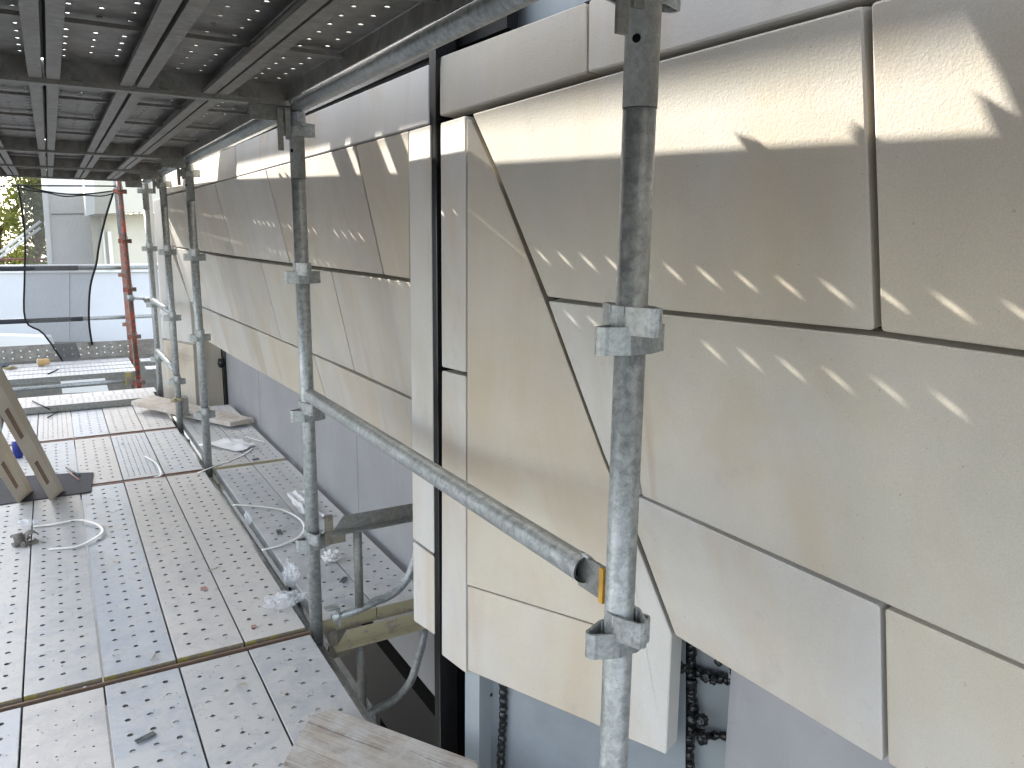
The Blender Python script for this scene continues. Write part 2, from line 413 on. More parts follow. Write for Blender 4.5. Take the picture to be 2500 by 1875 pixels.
# main plane, right of the fin
stone([(1016, 243), (1335, 150), (1869, 2), (1893, 722), (1325, 664), (1181, 645), (1067, 359)], PM, 'stone', 0.005)
stone([(1873, 0), (2330, -128), (2330, 790), (2212, 766), (1896, 722)], PM, 'stone_warm', 0.005)
stone([(1181, 648), (1326, 665), (1384, 1073), (1340, 1073), (1303, 983)], PM, 'stone_pale', 0.003)
stone([(1326, 665), (1893, 722), (2212, 766), (2330, 783), (2330, 1495), (2212, 1443), (1384, 1073)], PM, 'stone', 0.004)
stone([(1342, 1066), (1384, 1073), (1904, 1308), (1910, 1653), (1457, 1375)], PM, 'stone_pale', 0.004)
stone([(1906, 1308), (2212, 1443), (2330, 1495), (2330, 1905), (1913, 1650)], PM, 'stone', 0.004)
# upper course above the wide black joint
stone([(949, 122), (1266, 2), (1268, 158), (949, 252)], PU, 'stone', 0.002)
stone([(1270, 0), (1872, -228), (1869, -8), (1335, 141), (1268, 158)], PU, 'stone_pale', 0.002)
stone([(1876, -230), (2330, -400), (2330, -136), (1872, -10)], PU, 'stone', 0.003)
stone([(509, 313), (926, 137), (926, 268), (511, 382)], PU, 'stone_pale', 0.0025)
stone([(340, 385), (508, 314), (510, 383), (345, 424)], PU, 'stone', 0.003)
# left plane between the fins, top course
TL = [(345, 426), (392, 414), (463, 394), (573, 363.5), (766, 311), (884, 278)]
BL = [(375, 533), (438, 544), (507, 555), (627, 571), (829, 597), (886, 606)]
mt = ['stone', 'stone_vein', 'stone_pale', 'stone_vein', 'stone_warm']
for i in range(5):
    stone([TL[i], TL[i+1], BL[i+1], BL[i]], PL, mt[i], 0.006)
ML = [(375, 533), (466, 551), (562, 565), (714.6, 584.5), (890, 607)]
MLb = [(411, 653), (506, 692), (608, 736.5), (766, 804), (890, 862)]
for i in range(4):
    stone([ML[i], ML[i+1], MLb[i+1], MLb[i]], PL, ['stone_pale', 'stone_vein', 'stone', 'stone_vein'][i], 0.0058)
LL = [(414, 654), (471, 679), (553, 712), (676, 765), (890, 862)]
LLb = [(432, 728), (496, 767), (578, 814), (714, 893), (892, 996)]
for i in range(4):
    stone([LL[i], LL[i+1], LLb[i+1], LLb[i]], PL, ['stone_pale', 'stone_vein', 'stone_warm', 'stone_vein'][i], 0.0058)
# narrow plumb stones each side of the black mullion
stone([(882, 282), (930, 268), (937, 1198), (891, 1164)], PN, 'stone_pale', 0.002, 0.05)
stone([(891, 1168), (937, 1202), (938, 1373), (893, 1342)], PN, 'stone_pale', 0.002, 0.05)
stone([(950, 264), (1006, 247), (1006, 807), (953, 794)], PN, 'stone_pale', 0.003, 0.05)
stone([(953, 798), (1006, 811), (1006, 1457), (953, 1416)], PN, 'stone_pale', 0.003, 0.05)
# facet of the fin (three stones)
stone([(1008.5, 254), (1019, 260), (1065, 362), (1178, 650), (1303, 988), (1340, 1080), (1330, 1364), (1008, 1264)], PF, 'stone_warm', 0.002, 0.045, 0.0012, rad=0)
stone([(1008, 1264), (1330, 1364), (1326, 1585), (1009, 1450)], PF, 'stone_warm', 0.003, 0.045)
stone([(1340, 1083), (1453, 1373), (1441, 1634), (1326, 1585), (1330, 1364)], PF, 'stone_pale', 0.003, 0.06)
# far fin
stone([(330, 432), (372, 420), (372, 546), (410, 652), (417, 742), (352, 731)], PFF, 'stone_pale', 0.003)
stone([(352, 734), (417, 745), (426, 900), (362, 890)], PFF, 'stone_warm', 0.003)
fr = MB(facade.location)
fr.box((1.03, 7.30, -0.9), (1.25, 7.35, 0.62)); fr.done('stone_return', 'stone_warm', facade)
fr = MB(facade.location)
fr.box((0.79, 7.82, -0.9), (0.83, 7.95, 2.0)); fr.done('stone_return', 'render_white', facade)  # white colour stands in for sunlight on this stone end
# dark back-up behind the panels (open joints read black)
b = MB(facade.location)
def back(px, plane, off, th=0.02):
    n, d = plane; fr = -n.normalized()
    P = [at_plane(u, v, n, d) - fr*off for u, v in px]
    b.prism(P, fr, th)
back([(1030, 250), (1335, 140), (1869, -8), (2400, -150), (2400, 1900), (1915, 1640), (1480, 1375), (1330, 1000), (1190, 650)], PM, 0.055)
back([(345, 430), (884, 280), (884, 984), (440, 726)], PL, 0.055)
back([(945, 128), (1869, -220), (2400, -400), (2400, -100), (1869, 10), (945, 270)], PU, 0.055)
back([(340, 388), (926, 142), (926, 290), (345, 436)], PU, 0.055)
b.done('backing_board', 'cavity', facade)

# upper facade above the picture, closing the wall up to the next lift
b = MB(facade.location)
for j in range(3):
    z0 = 2.45 + j * 0.95
    for i in range(8):
        y0 = -3 + i * 1.5 + (j % 2) * 0.4
        b.prism([(1.02, y0+.004, z0+.004), (1.02, y0+1.496, z0+.004), (1.02, y0+1.496, z0+.946), (1.02, y0+.004, z0+.946)], (-1, 0, 0), 0.045, 0.003)
b.done('upper_stone_course', 'stone', facade)

# weatherproofed back-up wall behind
bw = thing('backup_wall', 'purple-grey membrane wall behind and below the sandstone panels', 'wall', (1.3, 2, 0))
b = MB(bw.location); b.box((1.27, 1.95, -0.5), (1.42, 7.4, 1.2)); b.done('membrane_sheet', 'membrane', bw)
b = MB(bw.location); b.box((1.31, -3.0, -0.9), (1.45, 1.17, 1.2)); b.done('membrane_sheet', 'membrane', bw)
b = MB(bw.location); b.box((1.255, 7.36, -0.9), (1.6, 7.5, 3.0)); b.box((1.44, 1.95, -0.5), (1.5, 7.6, 1.2)); b.done('end_return', 'cavity', bw)
b = MB(bw.location); b.box((1.5, -4, -4.6), (1.7, 1.93, 5.2)); b.box((1.5, 1.9, 1.1), (1.7, 9, 5.2)); b.done('core_wall', 'cavity', bw)
# membrane laps
b = MB(bw.location)
for y in (2.55, 3.7, 4.75, 5.9): b.box((1.268, y, -0.1), (1.2715, y + 0.05, 0.72))
b.done('lap_strip', 'membrane', bw)
# flashing sheets and pale channel under the fin
nb = nF.normalized()
def fpt(u, v, off): return at_plane(u, v, nF, dF + off * nF.length)
b = MB(bw.location); b.prism([fpt(1036, 1380, .10), (fpt(1480, 1380, .10)), fpt(1480, 1800, .10), fpt(1036, 1800, .10)], -nb, 0.004)
b.done('flashing_sheet', 'flashing', bw)
b = MB(bw.location); b.prism([fpt(1470, 1300, .16), (fpt(1578, 1330, .16)), fpt(1584, 1800, .16), fpt(1465, 1800, .16)], -nb, 0.004)
b.done('flashing_sheet', 'flash_pale', bw)
b = MB(bw.location); b.prism([fpt(1005, 1380, .04), (fpt(1036, 1390, .04)), fpt(1034, 1800, .04), fpt(1004, 1800, .04)], -nb, 0.06)
b.done('pale_channel', 'flash_pale', bw)
b = MB(bw.location); b.prism([fpt(1573, 1390, .13), (fpt(1592, 1400, .13)), fpt(1592, 1800, .13), fpt(1575, 1800, .13)], -nb, 0.10)
b.done('corner_trim', 'flashing', bw)
# black sealant beads: lumpy ropes
def bead(path, r, seedv, name='sealant_bead', parent=bw, squash=1.0):
    b = MB(parent.location if parent else (0, 0, 0)); random.seed(seedv)
    pts = [];rad = []
    for a, c in zip(path, path[1:]):
        a = Vector(a); c = Vector(c); n = max(4, int((c - a).length / 0.0045))
        for i in range(n):
            t = i / n; ph = len(pts)
            pts.append(a.lerp(c, t) + Vector((random.uniform(-1, 1), random.uniform(-1, 1), 0)) * r * 0.16)
            rad.append(r * (0.78 + 0.38 * abs(math.sin(ph * 0.55)) + random.uniform(-0.1, 0.18)))
    b.tube(pts, r, 9, True, radii=rad)
    return b.done(name, 'seal', parent)
bead([fpt(1088, 1470, .09), fpt(1086, 1560, .09), fpt(1082, 1640, .09), fpt(1080, 1760, .09)], 0.0105, 3)
bead([fpt(1490, 1375, .13), fpt(1489, 1460, .13), fpt(1495, 1530, .13), fpt(1486, 1600, .13), fpt(1484, 1740, .13)], 0.0155, 5)
bead([fpt(1497, 1448, .14), fpt(1540, 1462, .14), fpt(1588, 1470, .14)], 0.012, 8)
bead([fpt(1492, 1575, .14), fpt(1520, 1590, .13), fpt(1550, 1588, .14), fpt(1584, 1592, .14)], 0.0095, 9)
bead([fpt(1582, 1440, .12), fpt(1590, 1520, .12), fpt(1592, 1590, .12), fpt(1585, 1740, .12)], 0.0065, 10)
bead([(1.05, 7.28, -0.3), (1.05, 7.28, 0.65)], 0.014, 11) if False else None
for (u, v, r, sd) in ((1524, 1462, .012, 1), (1516, 1555, .015, 2), (1516, 1592, .016, 3), (1540, 1470, .010, 4), (1476, 1440, .016, 5), (1552, 1430, .009, 6), (1060, 1500, .006, 7), (1046, 1540, .005, 8)):
    b = MB(bw.location); c = fpt(u, v, .105 if u > 1100 else .095)
    bmesh.ops.create_icosphere(b.bm, subdivisions=3, radius=r, matrix=Matrix.Translation(c - Vector(bw.location)))
    for q in b.bm.verts:
        p = q.co - (c - Vector(bw.location)); q.co += p * 0.55 * noise.noise(p * 120 + Vector((sd, 0, 0)))
    for f in b.bm.faces: f.smooth = True
    b.done('sealant_blob', 'seal', bw)
# seal line at the far fin with two fixings
b = MB(bw.location)
b.tube([(1.262, 7.2, -0.1), (1.262, 7.2, 0.78)], 0.017, 8)
for z in (0.32, 0.68):
    b.tube([(1.235, 7.2, z - .03), (1.225, 7.19, z), (1.235, 7.2, z + .03)], 0.03, 8)
b.done('sealant_bead', 'seal', bw)

# top flashing above the upper course and the frame channel
b = MB(bw.location)
P = [at_x(1090, 78, 1.06), at_x(1500, -95, 1.06), at_x(1500, -260, 1.06), at_x(1090, -60, 1.06)]
b.prism(P, (-1, 0, 0), 0.01); b.done('flashing_sheet', 'flashing', bw)
b = MB(bw.location)
P = [at_x(940, 120, 1.0), at_x(1010, 95, 1.0), at_x(1095, 60, 1.0), at_x(1095, -100, 1.0), at_x(940, -40, 1.0)]
b.prism(P, (-1, 0, 0), 0.03); b.done('black_channel', 'black', bw)
b = MB(bw.location)
b.box((1.0, 2.06, 1.955), (1.06, 7.2, 2.3)); b.done('black_channel', 'black', bw)
b = MB(bw.location)
b.box((0.985, 2.06, 1.975), (0.999, 7.2, 1.985)); b.done('channel_lip', 'black_edge', bw)

# black mullion
mu = thing('black_mullion', 'tall glossy black steel mullion standing between the narrow stones', 'mullion', (0.95, 2.02, 0))
b = MB(mu.location); b.box((0.935, 2.004, -4.55), (1.16, 2.040, 3.9)); b.done('flat_bar', 'black', mu)
b = MB(mu.location); b.box((0.931, 1.990, -4.55), (0.99, 1.9965, 3.9)); b.done('edge_strip', 'black_edge', mu)
b = MB(mu.location); b.box((0.945, 2.046, -4.55), (0.99, 2.056, 3.9)); b.done('edge_strip', 'black_edge', mu)
b = MB(mu.location); b.box((0.96, 2.057, -0.62), (0.985, 2.085, -0.20)); b.done('bracket_plate', 'black', mu)
sp = NT('speckled_black'); spf = sp.ramp(sp.noise(260, 3, 0.8), [(0.60, 0.0), (0.66, 1.0)])
M['speck'] = sp.set(sp.mix(spf, (0.012, 0.012, 0.013), (0.30, 0.30, 0.30)), 0.5, 0)
b = MB(mu.location); b.box((1.05, 1.89, -4.55), (1.16, 1.985, 2.1)); b.done('dusty_column', 'speck', mu)

# window wall and beams seen down the gap below the deck
gw = thing('window_wall', 'dark glazed wall with black beams below the platform gap', 'window', (1.3, 3, -2))
b = MB(gw.location); b.box((1.30, 2.1, -4.5), (1.31, 9.0, -0.75)); b.done('glass_pane', 'glass', gw)
b = MB(gw.location); b.box((1.24, 2.05, -0.95), (1.34, 9.0, -0.55)); b.done('black_beam', 'black', gw)
b = MB(gw.location); b.box((1.22, 2.05, -2.2), (1.36, 9.0, -1.9)); b.done('black_beam', 'black', gw)
b = MB(gw.location); b.box((1.31, -3, -4.5), (1.32, 1.9, -0.9)); b.done('glass_pane', 'glass', gw)
for i, y in enumerate((3.4, 5.2)):
    b = MB(gw.location); b.box((1.25, y, -4.5), (1.33, y + 0.07, -0.95)); b.done('black_post', 'black', gw)
b = MB(); b.box((1.6, 2, -4.6), (4.5, 9, -4.5)); b.box((4.4, 2, -4.5), (4.5, 9, -0.6)); b.box((1.6, 2, -0.75), (4.5, 9, -0.6)); b.done('interior_floor', 'concrete', kind='structure')
def crate(name, lab, cat, lo, hi, mat):
    b = MB(); x0, y0, z0 = lo; x1, y1, z1 = hi; n = 3
    for i in range(n):
        a = z0 + (z1 - z0) * i / n; c = z0 + (z1 - z0) * (i + 0.86) / n
        b.box((x0 + .01 * (i % 2), y0 + .01 * (i % 2), a), (x1, y1, c))
    b.box((x0 + .03, y0 + .03, z0), (x1 - .03, y1 - .03, z1 - .01))
    return b.done(name, mat, label=lab, cat=cat)
crate('pipe_bundle', 'pale stack of site timber on the ground below the gap', 'timber stack', (0.75, 2.9, -4.6), (1.15, 4.6, -4.3), 'white')
crate('cardboard_box', 'tan cardboard box far down on the ground below the gap', 'box', (0.95, 4.9, -4.6), (1.2, 5.3, -4.35), 'kraft')
crate('brick_stack', 'stack of red bricks seen through the dark glazing below', 'bricks', (1.5, 3.3, -3.4), (1.9, 3.8, -1.7), 'red')
crate('tool_bag', 'small yellow tool bag on the ground below the gap', 'bag', (1.0, 5.6, -4.6), (1.18, 5.8, -4.3), 'yellow')

# ------------------------------------------------------------------ scaffold planks
PITCH = 0.083
def plank_mesh(name, L, w, kind, seedv, mat, clog=0.35, under=False, lipw=0.024):
    random.seed(seedv)
    bm = bmesh.new(); V = bm.verts.new
    def face(vs, mi=0, sm=False):
        f = bm.faces.new(vs); f.material_index = mi; f.smooth = sm; return f
    y0, y1 = 0.022, L - 0.022
    n = max(1, int((y1 - y0 - 0.02) / PITCH)); m0 = (y1 - y0 - n * PITCH) / 2
    if kind == 'slot': nr, r = 6, 0.006
    elif kind == 'two': nr, r = 3, 0.0070
    elif kind == 'small': nr, r = 4, 0.0035
    else: nr, r = 3, 0.0086 if not under else 0.0062
    xm = 0.018
    cw = (w - 2 * xm) / nr
    nn = 8
    if kind == 'slot': n *= 2; pit = PITCH / 2
    else: pit = PITCH
    ys = [y0, y0 + m0] + [y0 + m0 + pit * (i + 1) for i in range(n)]
    if ys[-1] < y1 - 1e-4: ys.append(y1)
    # edge strips
    def quad(xa, ya, xb, yb, z=0.0, mi=0):
        face([V((xa, ya, z)), V((xb, ya, z)), V((xb, yb, z)), V((xa, yb, z))], mi)
    EX = 0.0027 if under else -0.002
    quad(-EX, y0, xm, y1); quad(w - xm, y0, w + EX, y1)
    quad(xm, y0, w - xm, ys[1]); quad(xm, ys[-2] if len(ys) > n + 2 else ys[-1] - 1e-5, w - xm, y1)
    for c in range(nr):
        xa = xm + cw * c; xb = xa + cw; cx = (xa + xb) / 2
        for i in range(n):
            ya, yb = ys[i + 1], ys[i + 2]; cy = (ya + yb) / 2
            if kind == 'diamond' and c == 1: pass
            if kind in ('two', 'diamond'): cy += pit * (0.22 if c % 2 else -0.22)
            if kind == 'two' and c == 0:
                quad(xa, ya, xb, yb); continue
            hw, hy = cw / 2, pit / 2; mx, my = cx, (ya + yb) / 2
            sq = [(mx+hw, my), (mx+hw, my+hy), (mx, my+hy), (mx-hw, my+hy), (mx-hw, my), (mx-hw, my-hy), (mx, my-hy), (mx+hw, my-hy)]
            A = [V((x, y, 0)) for x, y in sq]
            rr = r * random.uniform(0.92, 1.08)
            def ring(k, z, ex=1.0):
                out = []
                for q in range(nn):
                    t = q * math.pi / 4
                    if kind == 'diamond':
                        s = 1.15 if q % 2 == 0 else 0.66
                        out.append(V((cx + rr*k*s*math.cos(t), cy + rr*k*s*math.sin(t), z)))
                    elif kind == 'slot': out.append(V((cx + rr*k*0.6*math.cos(t), cy + rr*k*1.6*math.sin(t), z)))
                    else: out.append(V((cx + rr*k*math.cos(t), cy + rr*k*math.sin(t), z)))
                return out
            lip = 0.0002 if under else (0.0022 if kind == 'lip' else 0.0004)
            B = ring(1.75, 0.0); Cc = ring(1.12, lip); D = ring(0.98, lip * 0.6); E = ring(0.97, -0.0015 if under else -0.006)
            for X, Y, mi, sm in ((A, B, 0, False), (B, Cc, 0, True), (Cc, D, 0, True), (D, E, 1, False)):
                for q in range(8): face([X[q], X[(q+1) % 8], Y[(q+1) % 8], Y[q]], mi, sm)
            if random.random() < clog: face(ring(0.97, -random.uniform(0.001, 0.005)), 0)
    # flanges and lips
    h = 0.055
    LW = {1: lipw, -1: 0.004 if kind == 'two' else lipw}
    if kind == 'two': h = 0.052
    TP = 0.003 if under else 0.0
    EX = 0.0018 if under else 0.0
    for x, s in ((0.0, 1), (w, -1)):
        a = [V((x + 0.002*s, y0, 0)), V((x + 0.002*s, y1, 0)), V((x, y1, -0.002)), V((x, y0, -0.002)), V((x + TP*s, y0, -h)), V((x + TP*s, y1, -h)), V((x + LW[s]*s, y1, -h)), V((x + LW[s]*s, y0, -h)), V((x + LW[s]*s, y0, -h + 0.012)), V((x + LW[s]*s, y1, -h + 0.012))]
        face([a[0], a[1], a[2], a[3]], 0, True); face([a[3], a[2], a[5], a[4]], 1); face([a[4], a[5], a[6], a[7]], 1); face([a[7], a[6], a[9], a[8]], 1)
    # end caps
    for y in (y0, y1):
        face([V((0, y, 0)), V((w, y, 0)), V((w, y, -h)), V((0, y, -h))], 2)
    # cross ribs below
    k = max(1, int(L / 0.6))
    for i in range(1, k + 1):
        y = L * i / (k + 1)
        q = [V((0.004, y - .012, -0.012)), V((w - .004, y - .012, -0.012)), V((w - .004, y + .012, -0.012)), V((0.004, y + .012, -0.012))]
        q2 = [V((0.004, y - .012, -0.022)), V((w - .004, y - .012, -0.022)), V((w - .004, y + .012, -0.022)), V((0.004, y + .012, -0.022))]
        face(q2, 1); face([q[0], q[1], q2[1], q2[0]], 1); face([q[3], q[2], q2[2], q2[3]], 1)
    bmesh.ops.recalc_face_normals(bm, faces=bm.faces)
    me = bpy.data.meshes.new(name); bm.to_mesh(me); bm.free()
    for m in mat: me.materials.append(M[m])
    return me
cache = {}
def plank(x, y0, y1, z, w, kind, mat, label, group, seedv=0, clog=0.35, name='scaffold_plank', rotz=0.0, sink=0.0):
    key = (kind, round(y1 - y0, 3), round(w, 3), tuple(mat), seedv % 3, clog)
    if key not in cache: cache[key] = plank_mesh(name, y1 - y0, w, kind, seedv, mat, clog, z > 1, 0.036 if z > 1 else 0.024)
    o = bpy.data.objects.new(name, cache[key]); COL.objects.link(o); o.location = (x, y0, z + sink); o.rotation_euler[2] = rotz
    o['label'] = label; o['category'] = 'plank'; o['group'] = group
    return o
SEAM = [-0.435, -0.203, 0.026, 0.256, 0.486, 0.713]
ordn = ['outermost', 'second', 'middle', 'fourth', 'inner']
where = ['behind the camera end', 'of the lower deck in front of the yellow transom', 'of the lower deck just beyond the yellow transom', 'of the lower deck past the rubber mat', 'of the lower deck by the far cross planks']
lowk = [
 ['lip', 'lip', 'lip', 'diamond', 'diamond'],
 ['lip', 'small', 'lip', 'diamond', 'diamond'],
 ['lip', 'lip', 'lip', 'lip', 'lip'],
 ['lip', 'lip', 'lip', 'slot', 'lip'],
 ['lip', 'slot', 'lip', 'lip', 'lip']]
lowm = [
 ['dust_grey']*5,
 ['dust_blue', 'dust_tan', 'dust_blue', 'dust_grey', 'dust_grey'],
 ['dust_grey', 'dust_grey', 'dust_blue', 'dust_tan', 'dust_tan'],
 ['dust_grey', 'dust_blue', 'dust_tan', 'dust_blue', 'dust_blue'],
 ['dust_grey', 'dust_tan', 'dust_blue', 'dust_tan', 'dust_tan']]
BAYS = [(-1.47, 0.90), (0.915, 2.680), (2.700, 4.985), (5.000, 6.215), (6.240, 7.45)]
for bi, (y0, y1) in enumerate(BAYS):
    for i in range(5):
        plank(SEAM[i] + 0.0025, y0, y1, random.uniform(-.003, 0), SEAM[i+1] - SEAM[i] - 0.005, lowk[bi][i], (lowm[bi][i], 'deck_under', ('galv_dark', 'galv_dark', 'yellow', 'brown', 'brown')[bi]),
              f'{ordn[i]} dusty perforated steel plank {where[bi]}', 'planks of the lower deck', seedv=bi * 5 + i, clog=0.5)
upk = ['lip', 'lip', 'lip', 'lip', 'two']
ul = ['over the camera', 'of the ceiling deck in the nearest bay', 'of the ceiling deck in the long second bay', 'of the ceiling deck in the third bay', 'of the ceiling deck in the farthest bay']
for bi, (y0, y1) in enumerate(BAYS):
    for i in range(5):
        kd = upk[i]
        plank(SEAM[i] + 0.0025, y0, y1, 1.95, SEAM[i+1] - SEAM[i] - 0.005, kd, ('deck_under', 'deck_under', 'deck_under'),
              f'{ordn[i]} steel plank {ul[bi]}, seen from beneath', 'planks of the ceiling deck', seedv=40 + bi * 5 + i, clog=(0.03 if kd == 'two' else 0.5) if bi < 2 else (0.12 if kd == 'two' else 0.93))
# planks on the hop-up brackets beside the wall
for bi, (y0, y1) in enumerate([(2.715, 4.98), (4.995, 6.9)]):
    for i in range(2):
        x = (0.778, 1.004)[i]
        plank(x, y0, y1, 0.0, 0.222, 'lip', ('dust_grey', 'galv', 'cream'),
              f"{('post-side','wall-side')[i]} dusty hop-up plank between posts and membrane wall, {('near','far')[bi]} bay", 'hop-up planks beside the wall', seedv=70 + bi * 2 + i)

# cross planks at the far end of the deck
M['lattice'] = M['dust_tan']
def cross_plank(x0, x1, y0, z, kind, lab, sd):
    key = ('x', kind, round(x1 - x0, 2))
    if key not in cache: cache[key] = plank_mesh('scaffold_plank', x1 - x0, 0.225, kind, sd, ('dust_tan', 'galv_dark', 'galv_dark'))
    o = bpy.data.objects.new('scaffold_plank', cache[key]); COL.objects.link(o)
    o.location = (x1, y0, z); o.rotation_euler[2] = math.pi / 2
    o['label'] = lab; o['category'] = 'plank'; o['group'] = 'cross planks at the far end'
    return o
cross_plank(-0.9, 0.70, 7.21, 0.062, 'slot', 'near cross plank with slotted face laid over the deck end', 3)
cross_plank(-0.9, 0.73, 7.44, 0.062, 'lip', 'rear cross plank laid over the deck end near the red post', 4)
for i in range(4):
    cross_plank(-1.7, 0.70, 9.06 + i * 0.262, 0.0, 'slot' if i < 3 else 'lip', f"{['front','second','third','rear'][i]} plank of the far platform beside the red post", 5 + i)
for i in range(2):
    cross_plank(0.76, 1.6, 9.1 + i * 0.6, 0.0, 'lip', f"{['near','far'][i]} short plank behind the red post by the beige wall", 11 + i)

# ------------------------------------------------------------------ transoms, ledgers, guardrails
XP = 0.748; XO = -0.485
def tee(name, y, ztop, mat, lab, grp, x0=-0.47, x1=0.722, w=0.05):
    b = MB((0, y, ztop)); b.box((x0, y - w/2, ztop - 0.068), (x1, y + w/2, ztop - 0.060)); b.box((x0, y - 0.004, ztop - 0.060), (x1, y + 0.004, ztop - 0.002))
    b.box((x1 - 0.13, y - 0.005, ztop - 0.115), (x1, y + 0.006, ztop - 0.069))
    b.box((x0, y - 0.005, ztop - 0.115), (x0 + 0.13, y + 0.006, ztop - 0.069))
    return b.done(name, mat, label=lab, cat='transom', group=grp)
yn = ['nearest the camera', 'beside the second post', 'beside the third post', 'beside the fourth post', 'at the far end']
for i, y in enumerate((0.907, 2.690, 4.992, 6.228, 7.46)):
    tee('scaffold_transom', y, -0.002, 'brown' if i < 2 else 'brownred', f'lower deck transom {yn[i]}, showing between plank ends', 'transoms under the lower deck', w=0.06)
    tee('scaffold_transom', y, 1.952, 'galv_dark', f'steel transom under the ceiling deck {yn[i]}', 'transoms under the ceiling deck', w=0.045)
def tubeobj(name, pts, r, mat, lab, cat, grp=None, n=22, parent=None, cap=True):
    b = MB(pts[0]); b.tube(pts, r, n, cap)
    o = b.done(name, mat, parent, label=lab, cat=cat, group=grp); o.location = pts[0]; return o
PY = [-1.49, 0.91, 2.705, 5.06, 6.32, 7.53]
for i in range(5):
    tubeobj('scaffold_ledger', [(XP, PY[i] + .03, 1.892), (XP, PY[i+1] - .03, 1.892)], 0.0242, 'galv' , f"round steel ledger under the ceiling deck edge, {['behind the camera','nearest bay','second bay','third bay','last bay'][i]}", 'ledger', 'ledgers along the ceiling deck')
    tubeobj('scaffold_ledger', [(XP, PY[i] + .03, -0.085), (XP, PY[i+1] - .03, -0.085)], 0.0242, 'galv', f"round steel ledger in the gap beside the lower deck, {['behind the camera','nearest bay','second bay','third bay','last bay'][i]}", 'ledger', 'ledgers along the lower deck')
    tubeobj('scaffold_ledger', [(XO, PY[i] + .03, 1.892), (XO, PY[i+1] - .03, 1.892)], 0.0242, 'galv', f"outer steel ledger under the ceiling deck, {['behind the camera','nearest bay','second bay','third bay','last bay'][i]}", 'ledger', 'outer ledgers')
# the guardrail with slotted end fittings
gr = thing('guardrail', 'galvanised guardrail tube sloping past the mullion from near post to second post', 'guardrail', (XP, 0.95, 0.906))
b = MB(gr.location); b.tube([(XP, 1.006, 0.908), (XP, 2.665, 0.908)], 0.0242, 26, False)
b.tube([(XP, 1.006, 0.908), (XP, 2.665, 0.908)], 0.0205, 26, False); b.done('tube', 'galv', gr)
for y, s in ((1.004, -1), (2.665, 1)):
    b = MB(gr.location)
    b.obox((XP + 0.004, y + s*0.012, 0.901), (0.003, 0, 0), (0, 0.036, 0), (0, 0, 0.030))
    b.done('end_blade', 'galv_dark', gr)
b = MB(gr.location); b.obox((XP + 0.002, 0.9585, 0.899), (0.0045, 0, 0), (0, 0.0055, 0), (0, 0, 0.031)); b.done('yellow_tape', 'orange', gr)
b = MB(gr.location); b.tube([(XP, 0.995, 0.934), (XP, 1.02, 0.934)], 0.004, 8)
b.obox((XP + 0.014, 0.945, 0.90), (0.003, 0, 0), (0, 0.016, 0), (0, 0, 0.075)); b.done('wedge_plate', 'galv', gr)
for z, w in ((0.87, 'upper'), (0.42, 'lower')):
    tubeobj('guardrail', [(XP, PY[4] + .03, z), (XP, PY[5] - .03, z)], 0.0242, 'galv', f'{w} short guardrail tube between the two farthest posts', 'guardrail', 'short far guardrails')

# ------------------------------------------------------------------ standards
VP = []
def vpath():
    p = [(0.0, 0.0245), (0.020, 0.0245), (0.048, 0.0120)]
    for k in range(7):
        a = math.pi / 2 - k * math.pi / 6
        p.append((0.050 + 0.0115 * math.cos(a), 0.0110 * math.sin(a)))
    p += [(0.048, -0.0120), (0.020, -0.0245), (0.0, -0.0245)]
    return p
def pressing_mesh():
    b = MB(); b.strip(vpath(), 0.0045, -0.021, 0.021)
    for q in (0.021, -0.021):
        b.tube([(0.016, q * 1.12, -0.021), (0.016, q * 1.12, 0.021)], 0.004, 6)
    bmesh.ops.recalc_face_normals(b.bm, faces=b.bm.faces)
    me = bpy.data.meshes.new('ledger_bracket'); b.bm.to_mesh(me); b.bm.free(); me.materials.append(M['galv']); return me
PRESS = pressing_mesh()
def standard(x, y, z0, z1, zs, lab, mat='galv', lean=(0, 0), sleeve=True, grp='scaffold posts along the wall side', press_mat=None, sleeve_mat='galv_mid'):
    t = thing('scaffold_standard', lab, 'scaffold post', (x, y, 0), grp)
    def P(z): return Vector((x + lean[0]*z, y + lean[1]*z, z))
    b = MB((x, y, 0)); b.tube([P(z0), P(1.655 if sleeve else z1)], 0.0242, 32); b.done('tube', mat, t)
    if sleeve:
        b = MB((x, y, 0)); b.tube([P(1.656), P(z1)], 0.0252, 32); b.done('sleeve_tube', sleeve_mat, t)
        b = MB((x, y, 0)); b.tube([P(1.745) + Vector((-0.022, -0.0138, 0)), P(1.745) + Vector((-0.0230, -0.0145, 0))], 0.006, 12); b.done('pin_hole', 'black', t)
    for z in zs:
        for k, dz in ((0, -0.015), (2, -0.015), (1, 0.015), (3, 0.015)):
            if k == 1 and abs(z - 0.845) < 0.01 and abs(y - 0.91) < 0.01: continue
            o = bpy.data.objects.new('ledger_bracket', PRESS); COL.objects.link(o); o.parent = t
            o.location = P(z + dz) - Vector((x, y, 0)); o.rotation_euler[2] = k * math.pi / 2
            if press_mat:
                o.material_slots[0].link = 'OBJECT'; o.material_slots[0].material = M[press_mat]
    return t
ZS = [-0.135, 0.355, 0.845, 1.337, 1.83, 2.32, 2.81]
names = ['closest galvanised post in front of the right wall panels', 'second galvanised post holding the far end of the guardrail', 'third galvanised post standing beside the crumpled white foam', 'fourth galvanised post with a cream clamp near its foot', 'fifth galvanised post at the far end beside the cross planks']
for i, y in enumerate(PY[1:]):
    standard(XP, y, -0.25 if i else -1.0, 3.95, ZS, names[i])
standard(XP, PY[0], -1.0, 3.95, ZS[:2], 'galvanised post behind the camera on the wall side')
for i, y in enumerate(PY):
    standard(XO, y, -4.6, 3.7, ZS[4:], f"outer galvanised post of the scaffold, {['rearmost','first','second','third','fourth','farthest'][i]} along the open side", grp='outer scaffold posts', sleeve=False)
